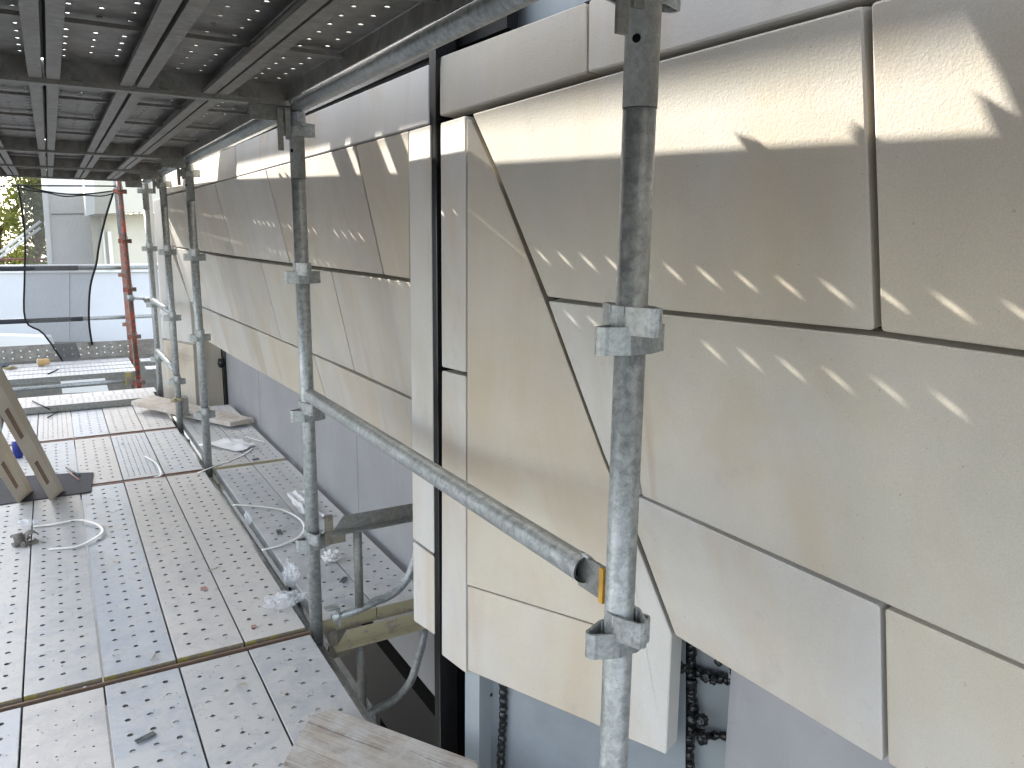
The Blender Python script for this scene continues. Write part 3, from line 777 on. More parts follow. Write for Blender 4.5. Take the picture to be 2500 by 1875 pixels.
# ledger wedges hanging under the ceiling
for i, y in enumerate(PY[1:5]):
    t = thing('ledger_wedge', f"pair of steel wedge tongues hanging at the top of the {['nearest','second','third','fourth'][i]} post", 'wedge', (XP, y, 1.8), 'wedges hanging under the ceiling deck')
    for q, (dy, dx, zl) in enumerate(((0.0, -0.062, 1.742), (0.0, -0.036, 1.778))):
        b = MB((XP, y, 1.8)); b.box((XP + dx - 0.009, y - 0.034, zl), (XP + dx + 0.009, y - 0.027, 1.875)); b.done('tongue', 'galv_dark', t)
# stub couplings at the lower end of the near posts
# clamp at the foot of the fourth post
cl = thing('scaffold_clamp', 'cream band clamp round the foot of the fourth post', 'clamp', (XP, PY[4], 0.2))
b = MB(cl.location); b.tube([(XP, PY[4], 0.185), (XP, PY[4], 0.215)], 0.031, 20); b.tube([(XP - .06, PY[4] - .03, 0.2), (XP - .02, PY[4] - .03, 0.2)], 0.014, 10); b.done('band', 'cream', cl)
b = MB(cl.location); b.box((XP + 0.026, PY[4] - 0.01, 0.06), (XP + 0.07, PY[4] + 0.07, 0.21)); b.done('block', 'galv_dark', cl)

# ------------------------------------------------------------------ hop-up brackets at the second post
def hopup(y, zt, mat_top, lab, grp='hop-up brackets at the second post', clip=True):
    t = thing('hop_up_bracket', lab, 'bracket', (XP, y, zt), grp)
    b = MB(t.location)
    b.box((0.86, y - 0.035, zt - 0.047), (1.215, y - 0.030, zt + 0.006)); b.box((0.80, y - 0.075, zt - 0.052), (1.215, y - 0.030, zt - 0.047))
    b.prism([(0.82, y - 0.0301, zt - 0.047), (0.86, y - 0.0301, zt - 0.047), (0.86, y - 0.0301, zt + 0.006)], (0, -1, 0), 0.005)
    b.done('angle_rail', mat_top, t)
    b = MB(t.location); b.box((0.785, y - 0.028, zt - 0.10), (0.865, y - 0.012, zt - 0.053)); b.done('socket_block', 'olive', t)
    b = MB(t.location); b.box((0.790, y - 0.03, zt - 0.052), (0.818, y - 0.012, zt + 0.012)); b.done('hook_lug', 'olive', t)
    b = MB(t.location); b.tube([(0.905, y - 0.045, zt - 0.052), (0.905, y - 0.045, zt - 0.365)], 0.0165, 18); b.done('upright_tube', 'galv_dark', t)
    b = MB(t.location)
    pts = [(0.80, y - 0.03, zt - 0.395), (0.90, y - 0.035, zt - 0.385), (0.985, y - 0.035, zt - 0.365)]
    for k in range(1, 8):
        a = k / 7; pts.append((0.985 + 0.155 * math.sin(a * 1.25), y - 0.035, zt - 0.365 + 0.16 * (1 - math.cos(a * 1.25))))
    pts += [(1.165, y - 0.035, zt - 0.15), (1.185, y - 0.035, zt - 0.055)]
    b.tube(pts, 0.0165, 16); b.done('curved_strut', 'galv', t)
    if clip:
        b = MB(t.location); b.box((0.775, y - 0.05, zt - 0.355), (0.825, y - 0.01, zt - 0.350)); b.box((0.822, y - 0.05, zt - 0.43), (0.827, y - 0.01, zt - 0.352)); b.done('clip_plate', 'galv', t)
    return t
hopup(2.705, 0.43, 'galv_dark', 'upper hop-up bracket with grey angle rail and bent tube beside second post')
hopup(2.705, -0.035, 'cream', 'lower hop-up bracket with cream painted rail carrying the wall-side planks', clip=False)

# ------------------------------------------------------------------ added decks and unseen things that shape the patchy sunlight
b = MB()
for i in range(5):
    b.box((-0.43, BAYS[i][0], 3.85), (0.03, BAYS[i][1], 3.94))
b.done('added_deck_above', 'deck_under', label='unseen steel deck of the next lift, added to shape the sun band', cat='deck')  # unseen; its edge and width are set to cut the sun band
b = MB(); b.box((-0.43, 3.0, -2.02), (0.715, 7.4, -1.96)); b.box((0.76, 3.4, -2.02), (1.2, 7.4, -1.96)); b.done('added_deck_below', 'deck_under', label='dim plank deck of the lift below, added to block bright ground in the gaps', cat='deck')  # added to hide the sunlit ground below the gaps
b = MB((0.70, 0, 1.985))
b.box((0.688, 0.93, 1.953), (0.714, 7.4, 2.021)); b.done('shadow_batten', 'wood', label='unseen batten added on the ceiling deck edge to set the shadow line', cat='batten')  # unseen batten, added so its shadow edge falls right on the wall
for lab, lo, hi in (('added shadow block on the ceiling deck edge nearest the camera', (0.635, 1.08, 1.953), (0.665, 1.235, 2.35)),
                    ('added low shadow block beside the nearest one on the ceiling deck', (0.635, 1.24, 1.953), (0.665, 1.27, 2.13)),
                    ('added small shadow block on the ceiling deck above the mullion', (0.63, 3.07, 1.953), (0.67, 3.22, 2.35)),
                    ('added thin shadow block upright on the ceiling deck past the mullion', (0.63, 3.34, 1.953), (0.67, 3.43, 2.35)),
                    ('added wide shadow block on the ceiling deck by the third post', (0.63, 4.97, 1.953), (0.67, 5.38, 2.35))):
    b = MB(lo); x0, y0, z0 = lo; x1, y1, z1 = hi
    b.prism([(x0, y0, z0), (x0, y1, z0), (x0, y1 - 0.01, z1), (x0, y0 + 0.02, z1 - 0.015)], (-1, 0, 0), x1 - x0, 0.004)
    b.done('shadow_block', 'stone', label=lab, cat='stone', group='unseen shadow blocks added on the ceiling deck')  # unseen blocks added to cut dark bands into the wall sunlight
for u_, yy, sd in ((0, 1.335, 1.0), (1, 1.52, 2.0), (2, 4.05, 3.0), (3, 3.95, 4.0)):
    b = MB((0.70, yy, 2.021)); bmesh.ops.create_icosphere(b.bm, subdivisions=2, radius=1)
    for q in b.bm.verts: q.co = Vector((q.co.x * .010, q.co.y * .016, q.co.z * .014 + .012)) * (1 + .5 * noise.noise(q.co * 2 + Vector((sd, 0, 0))))
    b.done('shadow_lump', 'debris', label='added shadow lump on the ceiling deck batten ' + ('nearest the camera', 'second from the camera', 'farthest', 'second farthest')[u_], cat='crumb', group='shadow lumps added on the batten')  # unseen lumps added to notch the shadow edge on the wall
b = MB(); b.box((-0.518, -1.4, 1.62), (-0.514, 7.45, 1.93)); b.done('added_shade_sheet', 'membrane', label='unseen grey sheet added outside the scaffold to darken the upper wall', cat='sheet')  # invented sheet that keeps side skylight off the upper wall
b = MB(); b.box((-24, 16, -4.6), (-12, 60, 1.32 + 1.537 * 12 + H)); b.done('added_sun_blocker', 'render_grey', label='unseen tall block added left of the view to keep sun off the deck', cat='building')  # added out of view to block direct sun from the lower deck

# ------------------------------------------------------------------ things on the lower deck
# rubber mat
mt_ = MB(); P = [at_z(-60, 1098, 0.006), at_z(196, 1062, 0.006), at_z(202, 1020, 0.006), at_z(150, 1022, 0.006), at_z(-60, 1035, 0.006)]
mt_.prism(P, (0, 0, 1), 0.005, 0.001); mt_.done('rubber_mat', 'mat', label='dark rubber mat under the two leaning stone pieces', cat='mat')
# leaning stone slabs with kerf slots
# ------------------------------------------------------------------ leaning slabs, from measured corners
def slab_px(foot, ridge_top, face_top, foot_l, edge_r, lab, ybase, ytop, slots):
    """three long edges through image points; bottoms on deck, tops in plane y=ytop"""
    l0, l1 = at_z(*foot_l, 0.006), at_y(*face_top, ytop - 0.02)          # left edge of the slotted face
    r0, r1 = at_z(*edge_r[0], 0.006), at_y(*edge_r[1], ytop + 0.05)      # right edge of the edge face
    a0, a1 = at_z(*foot, 0.0), at_y(*ridge_top, ytop)                    # arris between the two, the edge nearest the camera
    a0 = EYE + (a0 - EYE) * 0.972; a1 = EYE + (a1 - EYE) * 0.965
    nl = (a1 - a0).cross(l0 - a0); l1 = at_plane(*face_top, nl, nl.dot(a0))
    t = thing('stone_slab', lab, 'stone slab', l0, 'stone pieces leaning over the rubber mat')
    q0 = l0 + (r0 - a0); q1 = l1 + (r1 - a1); q0.z = max(q0.z, 0.006)
    b = MB(l0)
    lo = [b.v(p) for p in (a0, r0, q0, l0)]; hi = [b.v(p) for p in (a1, r1, q1, l1)]
    b.f(lo[::-1]); b.f(hi)
    for i in range(4): b.f([lo[i], lo[(i+1) % 4], hi[(i+1) % 4], hi[i]])
    b.done('slab_body', 'stone_warm', t)
    n = (a1 - a0).cross(l0 - a0).normalized()
    if n.dot(EYE - a0) < 0: n = -n
    for f0, f1, wf in slots:
        p0 = a0.lerp(a1, f0).lerp(l0.lerp(l1, f0), wf); p1 = a0.lerp(a1, f1).lerp(l0.lerp(l1, f1), wf)
        d = (p1 - p0); w = d.normalized().cross(n) * 0.009
        b = MB(l0); b.obox((p0 + p1) / 2, d / 2, w, n * 0.0035); b.done('slot', 'brown', t)
    return t
slab_px((130, 1062), (-21, 790), (-60, 790), (109, 1083), ((139, 1060), (2, 790)), 'right leaning stone piece with two narrow slots, foot on the rubber mat', 0, 3.75, ((0.14, 0.34, 0.5), (0.54, 0.74, 0.5)))
slab_px((62, 1064), (-84, 800), (-150, 800), (39, 1088), ((72, 1060), (-68, 800)), 'left leaning stone piece at the photo edge with one dark slot', 0, 3.75, ((0.12, 0.36, 0.5),))

def ribbon(name, px, wid, z, mat, lab, cat, th=0.0015, lift=None):
    P = [at_z(u, v, z) for u, v in px]
    # smooth
    Q = []
    for i in range(len(P) - 1):
        p0, p1, p2, p3 = P[max(i-1, 0)], P[i], P[i+1], P[min(i+2, len(P)-1)]
        for k in range(6):
            t = k / 6
            Q.append(0.5 * ((2*p1) + (p2 - p0)*t + (2*p0 - 5*p1 + 4*p2 - p3)*t*t + (3*p1 - p0 - 3*p2 + p3)*t**3))
    Q.append(P[-1]); n = len(Q)
    b = MB(Q[0]); rows = []
    for i, q in enumerate(Q):
        d = (Q[min(i+1, n-1)] - Q[max(i-1, 0)]).normalized(); s = Vector((-d.y, d.x, 0)).normalized() * wid / 2
        h = (lift(i / (n-1)) if lift else 0)
        q = q + Vector((0, 0, h))
        rows.append([b.v(q + s), b.v(q - s), b.v(q - s + Vector((0, 0, -th))), b.v(q + s + Vector((0, 0, -th)))])
    for A, B in zip(rows, rows[1:]):
        for k in range(4): b.f([A[k], A[(k+1) % 4], B[(k+1) % 4], B[k]], True)
    b.f(rows[0]); b.f(rows[-1][::-1])
    o = b.done(name, mat, label=lab, cat=cat); o.location = Q[0]; return o
arch = lambda t: 0.012 * math.sin(math.pi * t)
ribbon('plastic_strap', [(72, 1137), (115, 1134), (165, 1126), (200, 1132), (219, 1142), (222, 1153), (205, 1166), (165, 1182), (105, 1186)], 0.0192, 0.004, 'white', 'white plastic strap curling beside the rusty coupler', 'strap', lift=arch)
ribbon('plastic_strap', [(503, 1090), (560, 1095), (610, 1104), (645, 1122), (659, 1142), (648, 1162), (610, 1178), (566, 1188)], 0.0192, 0.006, 'white', 'white plastic strap looping across the gap by the second post', 'strap', lift=arch)
ribbon('plastic_strip', [(425, 1022), (470, 1004), (520, 985), (546, 968)], 0.014, 0.006, 'white', 'dull white strip poking out from under the foam sheet', 'strip')
ribbon('plastic_strip', [(312, 985), (335, 1000), (345, 1015), (348, 1028), (332, 1031)], 0.016, 0.006, 'foam', 'curled pale strip lying on the slotted plank', 'strip', lift=arch)
ribbon('plastic_strip', [(527, 942), (573, 955)], 0.016, 0.008, 'white', 'short white strip lying behind the foam sheet', 'strip')
def sheet(name, px, z, mat, lab, cat, seedv, amp=0.02, n=10, base=0.004):
    """quad patch from four image corners on the deck, crumpled"""
    c = [at_z(u, v, z) for u, v in px]; b = MB(c[0]); g = []
    for i in range(n + 1):
        row = []
        for j in range(n + 1):
            s, t = i / n, j / n
            p = c[0].lerp(c[1], s).lerp(c[3].lerp(c[2], s), t)
            h = abs(noise.noise(Vector((s * 3.1, t * 3.1, seedv)))) * amp + noise.noise(Vector((s * 9, t * 9, seedv))) * amp * 0.3
            edge = Vector((noise.noise(Vector((s*4, t*4, seedv + 5))), noise.noise(Vector((s*4, t*4, seedv + 9))), 0)) * (c[1] - c[0]).length * 0.12
            row.append(b.v(p + edge + Vector((0, 0, base + max(0, h)))))
        g.append(row)
    for i in range(n):
        for j in range(n): b.f([g[i][j], g[i+1][j], g[i+1][j+1], g[i][j+1]], True)
    o = b.done(name, mat, label=lab, cat=cat); o.location = c[0]; return o
sheet('foam_sheet', [(428, 962), (500, 950), (552, 963), (520, 978)], 0.004, 'foam', 'crumpled white foam sheet on the hop-up planks behind the third post', 'foam sheet', 1.3, 0.03)
sheet('foam_sheet', [(618, 1066), (660, 1062), (700, 1120), (648, 1112)], 0.004, 'foam', 'white foam sheet half hidden behind the second post', 'foam sheet', 4.3, 0.03)
def crumple(name, u, v, z, r, mat, lab, cat, seedv, sq=(1, 1, 0.6), sub=3, amt=0.9, fr=2.2):
    c = at_z(u, v, z); b = MB(c)
    bmesh.ops.create_icosphere(b.bm, subdivisions=sub, radius=1)
    for q in b.bm.verts:
        p = q.co.normalized(); k = 1 + amt * noise.noise(p * fr + Vector((seedv, 0, 0))) + 0.4 * amt * noise.noise(p * fr * 3 + Vector((0, seedv, 0)))
        q.co = Vector((p.x * sq[0], p.y * sq[1], p.z * sq[2] + sq[2])) * k * r
    o = b.done(name, mat, label=lab, cat=cat); o.location = c; return o
crumple('tissue', 716, 1213, 0.004, 0.026, 'white', 'crumpled white tissue on the hop-up planks between bracket tubes', 'tissue', 2.0, (1.3, 1, 0.7), 4)
crumple('plastic_bag', 613, 1308, 0.004, 0.055, 'film', 'clear plastic bag scrap lying flat by the second post foot', 'plastic bag', 3.0, (1.3, 0.9, 0.35), 4, 0.6)
crumple('plastic_bag', 629, 1268, -0.03, 0.042, 'film', 'clear plastic bag stuffed upright in the gap between planks', 'plastic bag', 7.0, (0.7, 0.9, 1.2), 4, 0.6)
crumple('plastic_bag', 537, 1132, -0.02, 0.030, 'film', 'small clear plastic scrap in the gap beside the looping strap', 'plastic bag', 9.0, (0.6, 1.2, 0.9), 3, 0.6)
crumple('plastic_bag', 632, 905, 0.004, 0.05, 'film', 'clear film scrap against the membrane wall beside the timber board', 'plastic bag', 11.0, (0.5, 1.6, 1.2), 3, 0.5)
crumple('plastic_bag', 60, 1137, 0.03, 0.03, 'film', 'clear plastic film lying on the dusty coupler', 'plastic bag', 5.0, (1.3, 0.8, 0.5), 3, 0.8)
# dusty swivel coupler
cp = thing('scaffold_coupler', 'dusty double coupler lying on the deck beside the curled strap', 'coupler', at_z(55, 1165, 0))
def ring_arc(b, c, R0, ax, ay, a0, a1, wid, th, n=12):
    c, ax, ay = Vector(c), Vector(ax), Vector(ay); az = ax.cross(ay).normalized(); rows = []
    for i in range(n + 1):
        a = a0 + (a1 - a0) * i / n; d = ax * math.cos(a) + ay * math.sin(a)
        rows.append([b.v(c + d*R0 + az*wid/2), b.v(c + d*(R0 + th) + az*wid/2), b.v(c + d*(R0 + th) - az*wid/2), b.v(c + d*R0 - az*wid/2)])
    for A, B in zip(rows, rows[1:]):
        for k in range(4): b.f([A[k], A[(k+1) % 4], B[(k+1) % 4], B[k]], True)
    b.f(rows[0]); b.f(rows[-1][::-1])
M['coupler'] = m_plain('dusty_coupler', (0.20, 0.18, 0.16), 0.8, 0.1, 0.4, 30, 0.6)
c0 = at_z(68, 1160, 0.03); c1 = at_z(38, 1166, 0.028)
for c, a in ((c0, 0.3), (c1, 1.9)):
    b = MB(cp.location); ring_arc(b, c, 0.0245, (math.cos(a), math.sin(a), 0), (0, 0, 1), 0.4, 5.6, 0.045, 0.006); b.done('half_clamp', 'coupler', cp)
b = MB(cp.location); b.tube([c0 + Vector((-.035, 0.02, -.02)), c0 + Vector((-.035, -0.055, -.018))], 0.007, 8); b.tube([c0 + Vector((-.035, -0.03, -.018)), c0 + Vector((-.035, -0.045, -.018))], 0.012, 6); b.done('bolt', 'coupler', cp)
b = MB(cp.location); b.tube([c1 + Vector((.02, -.04, -.012)), c1 + Vector((.045, 0.04, -.01))], 0.007, 8); b.tube([c1 + Vector((.02, -.04, -.012)), c1 + Vector((.024, -0.026, -.012))], 0.012, 6); b.done('bolt', 'coupler', cp)
# small slotted steel clips
def clip(u, v, ang, s, lab):
    c = at_z(u, v, 0.004); b = MB(c); ca, sa = math.cos(ang), math.sin(ang)
    def q(x, y): return Vector((c.x + (x*ca - y*sa)*s, c.y + (x*sa + y*ca)*s, c.z))
    for P in ([(-1, .35), (-.2, .35), (-.2, .1), (-1, .1)], [(-.2, .35), (1, .35), (1, -.35), (-.2, -.35)], [(-1, -.12), (-.2, -.12), (-.2, -.35), (-1, -.35)]):
        b.prism([q(*p) + Vector((0, 0, .004)) for p in P], (0, 0, 1), 0.004)
    o = b.done('steel_clip', 'slate', label=lab, cat='clip'); o.location = c; return o
clip(314, 1594, 0.35, 0.028, 'slotted blue-grey steel clip on the bluish near plank')
clip(603, 1150, 1.45, 0.032, 'grey steel clip inside the loop of the white strap')
clip(742, 1253, 0.9, 0.026, 'dark steel clip on the hop-up planks near the bracket upright')
clip(552, 1172 - 180, 0.5, 0.022, 'small dark clip on the hop-up planks beyond the third post')
clip(620, 985 + 187, 1.0, 0.018, 'tiny grey clip on the wall-side of the strap loop') if False else None
for (u, v, s, lab) in ((548, 1354, .010, 'small pink tile chip near the second post foot'), (673, 1562, .011, 'small pinkish tile chip by the tip of the timber board'), (437, 1273 - 1, .014, 'pale pink flake lying on the tan plank') if False else (440, 1272, .014, 'pale pink flake lying on the fourth plank')):
    c = at_z(u, v, 0.002); b = MB(c); b.prism([c + Vector((-s, -s*.8, .004)), c + Vector((s, -s, .004)), c + Vector((s*.8, s*.9, .004)), c + Vector((-s*.7, s, .004))], (0, 0, 1), 0.004)
    o = b.done('tile_chip', 'pink', label=lab, cat='chip'); o.location = c
# timber boards
def board(P, th, mat, lab, e=(0, 1)):
    c = Vector(P[0]); b = MB(c); b.prism(P, (0, 0, 1), th, 0.002); o = b.done('timber_board', mat, label=lab, cat='timber board'); o.location = c
    d = (Vector(P[e[1]]) - Vector(P[e[0]])); a = math.atan2(d.y, d.x)
    o.data.transform(Matrix.Rotation(-a, 4, 'Z')); o.rotation_euler[2] = a
    return o
zt = 0.038
near_board = board([at_z(615, 1640, zt), at_z(672, 1545, zt), at_z(720, 1530, zt), at_z(1032, 1645, zt), at_z(1032, 1900, zt), at_z(560, 1900, zt)][::-1], 0.036, 'wood', 'rough weathered timber board crossing the gap at the bottom of the view', e=(2, 3))
board([at_z(283, 866, 0.10), at_z(330, 853, 0.10), at_z(548, 903, 0.055), at_z(497, 912, 0.055)], 0.036, 'wood_pale', 'dusty pale timber board lying diagonally behind the third and fourth posts')
# paper cup
c = at_y(95, 787, 9.8); c.z = 0.006; cup = thing('paper_cup', 'brown paper cup lying on its side on the far platform', 'cup', c)
b = MB(c); ax = Vector((1, -0.25, 0.12)).normalized(); cc = c + Vector((0, 0, 0.043))
b.tube([cc - ax*0.055, cc + ax*0.055], 0.04, 20, False, radii=[0.043, 0.031]); b.tube([cc + ax*0.054, cc + ax*0.055], 0.031, 20); b.done('body', 'kraft', cup)
b = MB(c); b.tube([cc - ax*0.055, cc - ax*0.05], 0.04, 20, False, radii=[0.045, 0.044]); b.tube([cc - ax*0.054, cc + ax*0.05], 0.04, 20, False, radii=[0.0415, 0.029]); b.done('rim', 'white', cup)
# blue can behind the slabs
c = at_z(40, 988, 0.004); b = MB(c); b.tube([c, c + Vector((0, 0, .012)), c + Vector((0, 0, .10)), c + Vector((0, 0, .115))], 0.03, 18, True, radii=[.025, .03, .03, .025]); o = b.done('drink_can', 'blue', label='blue drink can standing behind the leaning stone pieces', cat='can'); o.location = c
# glove and rag at the far left
crumple('work_glove', 2, 795, 0.004, 0.045, 'slate', 'small grey-blue work glove at the left end of the far platform', 'glove', 3.3, (1.4, 0.8, 0.5), 3)
crumple('yellow_rag', 24, 798, 0.004, 0.035, 'yellow', 'small yellow rag beside the paper cup', 'rag', 6.3, (1.6, 0.7, 0.4), 3)
def stick(u0, v0, u1, v1, z, r, mat, lab, cat):
    a, c = at_z(u0, v0, z), at_z(u1, v1, z); tubeobj('stick' if cat == 'stick' else cat.replace(' ', '_'), [a, c], r, mat, lab, cat, n=8)
stick(70, 866, 107, 884, 0.075, 0.006, 'black', 'thin black rod lying on the slotted cross plank', 'rod')
stick(103, 902, 126, 889, 0.010, 0.005, 'black', 'thin dark rod across the near-left cross planks', 'rod')
stick(104, 808, 125, 798, 0.006, 0.007, 'black', 'short black bar on the far platform front plank', 'rod')
stick(143, 1010, 172, 1027, 0.012, 0.006, 'slate', 'thin chisel lying beside the right leaning stone', 'chisel')
stick(146, 1018, 172, 1037, 0.012, 0.004, 'pink', 'thin pink stick beside the chisel by the stone foot', 'stick')

for i, (u, v, a, L_) in enumerate(((1060 - 600, 1230, .4, .05), (330, 1420, 1.1, .035), (250, 1215, 2.2, .03), (520, 1480, .2, .03), (610, 1500, 1.9, .022))):
    c = at_z(u, v, 0.004); b = MB(c); d = Vector((math.cos(a), math.sin(a), 0))
    b.obox(c + Vector((0, 0, .002)), d * L_ / 2, Vector((-d.y, d.x, 0)) * 0.0035, Vector((0, 0, 0.002)))
    b.done('wood_splinter', 'wood_pale', label='thin timber splinter ' + ('on the inner deck planks, the longest', 'on the bluish near plank by its far end', 'beside the curled white strap', 'on the inner near plank by the yellow seam', 'near the tip of the weathered board')[i], cat='splinter', group='splinters on the deck')
# gravel-like grit all over the deck
random.seed(21); bm = bmesh.new()
for i in range(2600):
    if random.random() < 0.72: x = random.uniform(-0.43, 0.70)
    else: x = random.uniform(0.79, 1.21)
    y = 1.0 + 5.8 * random.random() ** 1.6
    if x > 0.72 and y < 2.75: continue
    s = random.choice((0.0015, 0.0022, 0.003, 0.0042)) * random.uniform(0.7, 1.3)
    if random.random() < 0.03: s *= 2.0
    k = [Vector((random.uniform(.6, 1), 0, 0)), Vector((-random.uniform(.6, 1), .2, 0)), Vector((.1, random.uniform(.6, 1), 0)), Vector((0, -random.uniform(.6, 1), .1)), Vector((0, 0, random.uniform(.4, .9)))]
    a = random.uniform(0, 6.3); m = Matrix.Rotation(a, 3, 'Z')
    vs = [bm.verts.new(Vector((x, y, 0.0005)) + (m @ q) * s) for q in k]
    for t in ((0, 2, 4), (2, 1, 4), (1, 3, 4), (3, 0, 4)): bm.faces.new([vs[q] for q in t])
me = bpy.data.meshes.new('grit'); bm.to_mesh(me); bm.free(); me.materials.append(M['debris'])
link('grit', me, 'debris', label='pale stone grit and chips scattered over the planks', cat='grit', kind='stuff')

# ------------------------------------------------------------------ far end: red posts, rails, toe board, net
standard(0.685, 8.95, -0.6, 2.6, [-0.1, 0.395, 0.89, 1.385, 1.88], 'bright red painted scaffold post at the far corner', 'red', sleeve=False, grp='painted far posts', press_mat='red', lean=(-0.015, 0))
standard(0.715, 10.15, -0.6, 1.43, [0.4, 0.98], 'faded brown-red scaffold post behind the bright red one', 'brownred', sleeve=False, grp='painted far posts', press_mat='brownred')
tubeobj('scaffold_tube', [(0.715, 10.15, 1.43), (0.70, 10.15, 2.6)], 0.026, 'galv', 'grey galvanised tube standing on top of the faded red post', 'scaffold tube')
b = MB(); b.box((0.56, 8.99, -0.14), (0.64, 9.02, 0.0)); b.done('yellow_plate', 'yellow', label='yellow bracket plate at the foot of the bright red post', cat='bracket')
for z, w in ((1.05, 'upper'), (0.47, 'lower')):
    tubeobj('guardrail', [(-2.0, 10.2, z), (1.2, 10.2, z)], 0.026, 'galv', f'{w} horizontal guardrail tube behind the black netting', 'guardrail', 'far horizontal guardrails')
tubeobj('scaffold_ledger', [(-1.8, 9.03, -0.10), (0.64, 9.03, -0.10)], 0.0245, 'galv', 'horizontal tube under the front edge of the far platform', 'ledger')
b = MB(); b.box((-2.0, 10.13, 0.02), (1.4, 10.135, 0.20)); b.done('toe_board', 'deck_under', label='dark perforated toe board standing behind the far platform', cat='toe board')
b = MB()
for i in range(26):
    for j in range(2):
        x = -1.3 + i * 0.083; z = 0.06 + j * 0.07 + (0.012 if i % 2 else 0)
        b.tube([(x, 10.128, z), (x, 10.1275, z)], 0.009, 8)
b.done('toe_board_perforations', 'white', bpy.data.objects['toe_board'])
# swivel coupler and open tube end on the red post
ct = thing('tube_coupler', 'grey coupler with open tube end fixed to the bright red post', 'coupler', (0.67, 8.9, 0.79))
b = MB(ct.location); b.tube([(0.67, 8.9, 0.76), (0.67, 8.9, 0.82)], 0.035, 14); b.done('band', 'galv', ct)
b = MB(ct.location); b.tube([(0.70, 8.88, 0.79), (0.86, 8.86, 0.775)], 0.014, 10); b.done('bolt', 'galv', ct)
b = MB(ct.location); b.tube([(0.82, 8.78, 0.76), (0.83, 9.1, 0.76)], 0.032, 18, False); b.tube([(0.82, 8.785, 0.76), (0.83, 9.09, 0.76)], 0.026, 18); b.done('open_tube', 'galv_dark', ct)
# black netting
nety = 10.12
Lc = [(-60, 398), (46, 440), (54, 520), (56, 600), (52, 690), (90, 720), (140, 790)]
Lc = [(38, 398), (47, 450), (54, 520), (53, 600), (55, 692), (95, 722), (148, 800)]
Rc = [(246, 412), (228, 470), (214, 530), (208, 570), (195, 620), (192, 690), (199, 745)]
def cat(P, t):
    n = len(P) - 1; i = min(int(t * n), n - 1); f = t * n - i
    p0, p1, p2, p3 = [Vector(P[max(0, min(n, i + k))]) for k in (-1, 0, 1, 2)]
    return 0.5 * ((2*p1) + (p2 - p0)*f + (2*p0 - 5*p1 + 4*p2 - p3)*f*f + (3*p1 - p0 - 3*p2 + p3)*f**3)
ne = thing('debris_netting', 'sagging black mesh netting tied across the far guardrails', 'netting', (0, nety, 0.9))
def npt(s, t):
    a, c = cat(Lc, t), cat(Rc, t); q = a.lerp(c, s); 
    if t < 0.15: q.y += 14 * math.sin(math.pi * s) * (1 - t / 0.15)
    return at_y(q.x, q.y, nety + 0.03 * math.sin(s * 7 + t * 3))
b = MB(ne.location); g = [[b.v(npt(i / 16, j / 24)) for j in range(25)] for i in range(17)]
for i in range(16):
    for j in range(24): b.f([g[i][j], g[i+1][j], g[i+1][j+1], g[i][j+1]], True)
b.done('mesh_panel', 'net', ne)
b = MB(ne.location); b.tube([npt(0, j / 24) for j in range(25)], 0.010, 6); b.done('hem', 'black', ne)
b = MB(ne.location); b.tube([npt(1, j / 24) for j in range(25)], 0.012, 6); b.done('hem', 'black', ne)
b = MB(ne.location); b.tube([npt(i / 16, 0.0) for i in range(17)], 0.008, 6); b.tube([npt(i / 16, 0.03 + .01 * math.sin(i)) for i in range(17)], 0.007, 6); b.done('top_hem', 'black', ne)
for z in (1.05, 0.47):
    b = MB(ne.location); b.tube([(-2.0 if z > 1 else -2.0, 10.165, z), (0.25, 10.165, z)], 0.0275, 12); b.done('rolled_edge', 'mat', ne)
tubeobj('rope', [at_y(-40, 404, 10.1), at_y(40, 401, 10.1), at_y(250, 402, 10.1)], 0.008, 'black', 'black cord strung across the top of the netting', 'cord', n=6)

# ------------------------------------------------------------------ background beyond the scaffold
def by(name, px, y, th, mat, lab, cat, parent=None, kind=None, group=None):
    P = [at_y(u, v, y) for u, v in px]; b = MB(parent.location if parent else (0, 0, 0)); b.prism(P, (0, -1, 0), th)
    return b.done(name, mat, parent, label=lab, cat=cat, kind=kind, group=group)
hb = thing('parapet_barrier', 'pale blue-white panelled barrier across the view behind the netting', 'barrier', (0, 14, 0))
by('barrier_panel', [(-200, 592), (150, 588), (150, 748), (-200, 735)], 14, 0.3, 'panel_blue', None, None, hb)
by('barrier_panel', [(151, 588), (420, 586), (420, 752), (151, 748)], 14.02, 0.3, 'panel_blue', None, None, hb)
by('top_rail', [(-200, 575), (420, 571), (420, 578), (-200, 583)], 14, 0.35, 'render_grey', None, None, hb)
by('cap_strip', [(-200, 586), (420, 581), (420, 586.5), (-200, 592)], 13.97, 0.35, 'render_white', None, None, hb)
for i in range(9):
    u = -60 + i * 42
    by('rail_bracket', [(u, 583), (u + 5, 572), (u + 9, 572), (u + 12, 583)], 13.94, 0.05, 'render_white', None, None, hb)
tw = thing('concrete_tower', 'grey panelled building column seen through the netting', 'building', (0.2, 18, 0))
by('column', [(100, 380), (262, 380), (262, 590), (112, 590)], 18, 2.5, 'render_grey', None, None, tw)
by('edge_fin', [(88, 380), (101, 380), (114, 590), (104, 590)], 17.9, 0.3, 'render_white', None, None, tw)
by('panel_joint', [(110, 462), (258, 460), (258, 461.2), (110, 463.4)], 17.98, 0.03, 'cavity', None, None, tw)
by('panel_joint', [(195, 462), (196.4, 462), (203, 590), (201.5, 590)], 17.98, 0.03, 'cavity', None, None, tw)
bb = thing('beige_building', 'beige rendered building with a white overhang right of the tower', 'building', (1, 17, 0))
by('wall', [(196, 466), (420, 456), (420, 590), (205, 590)], 17.3, 2, 'render_beige', None, None, bb)
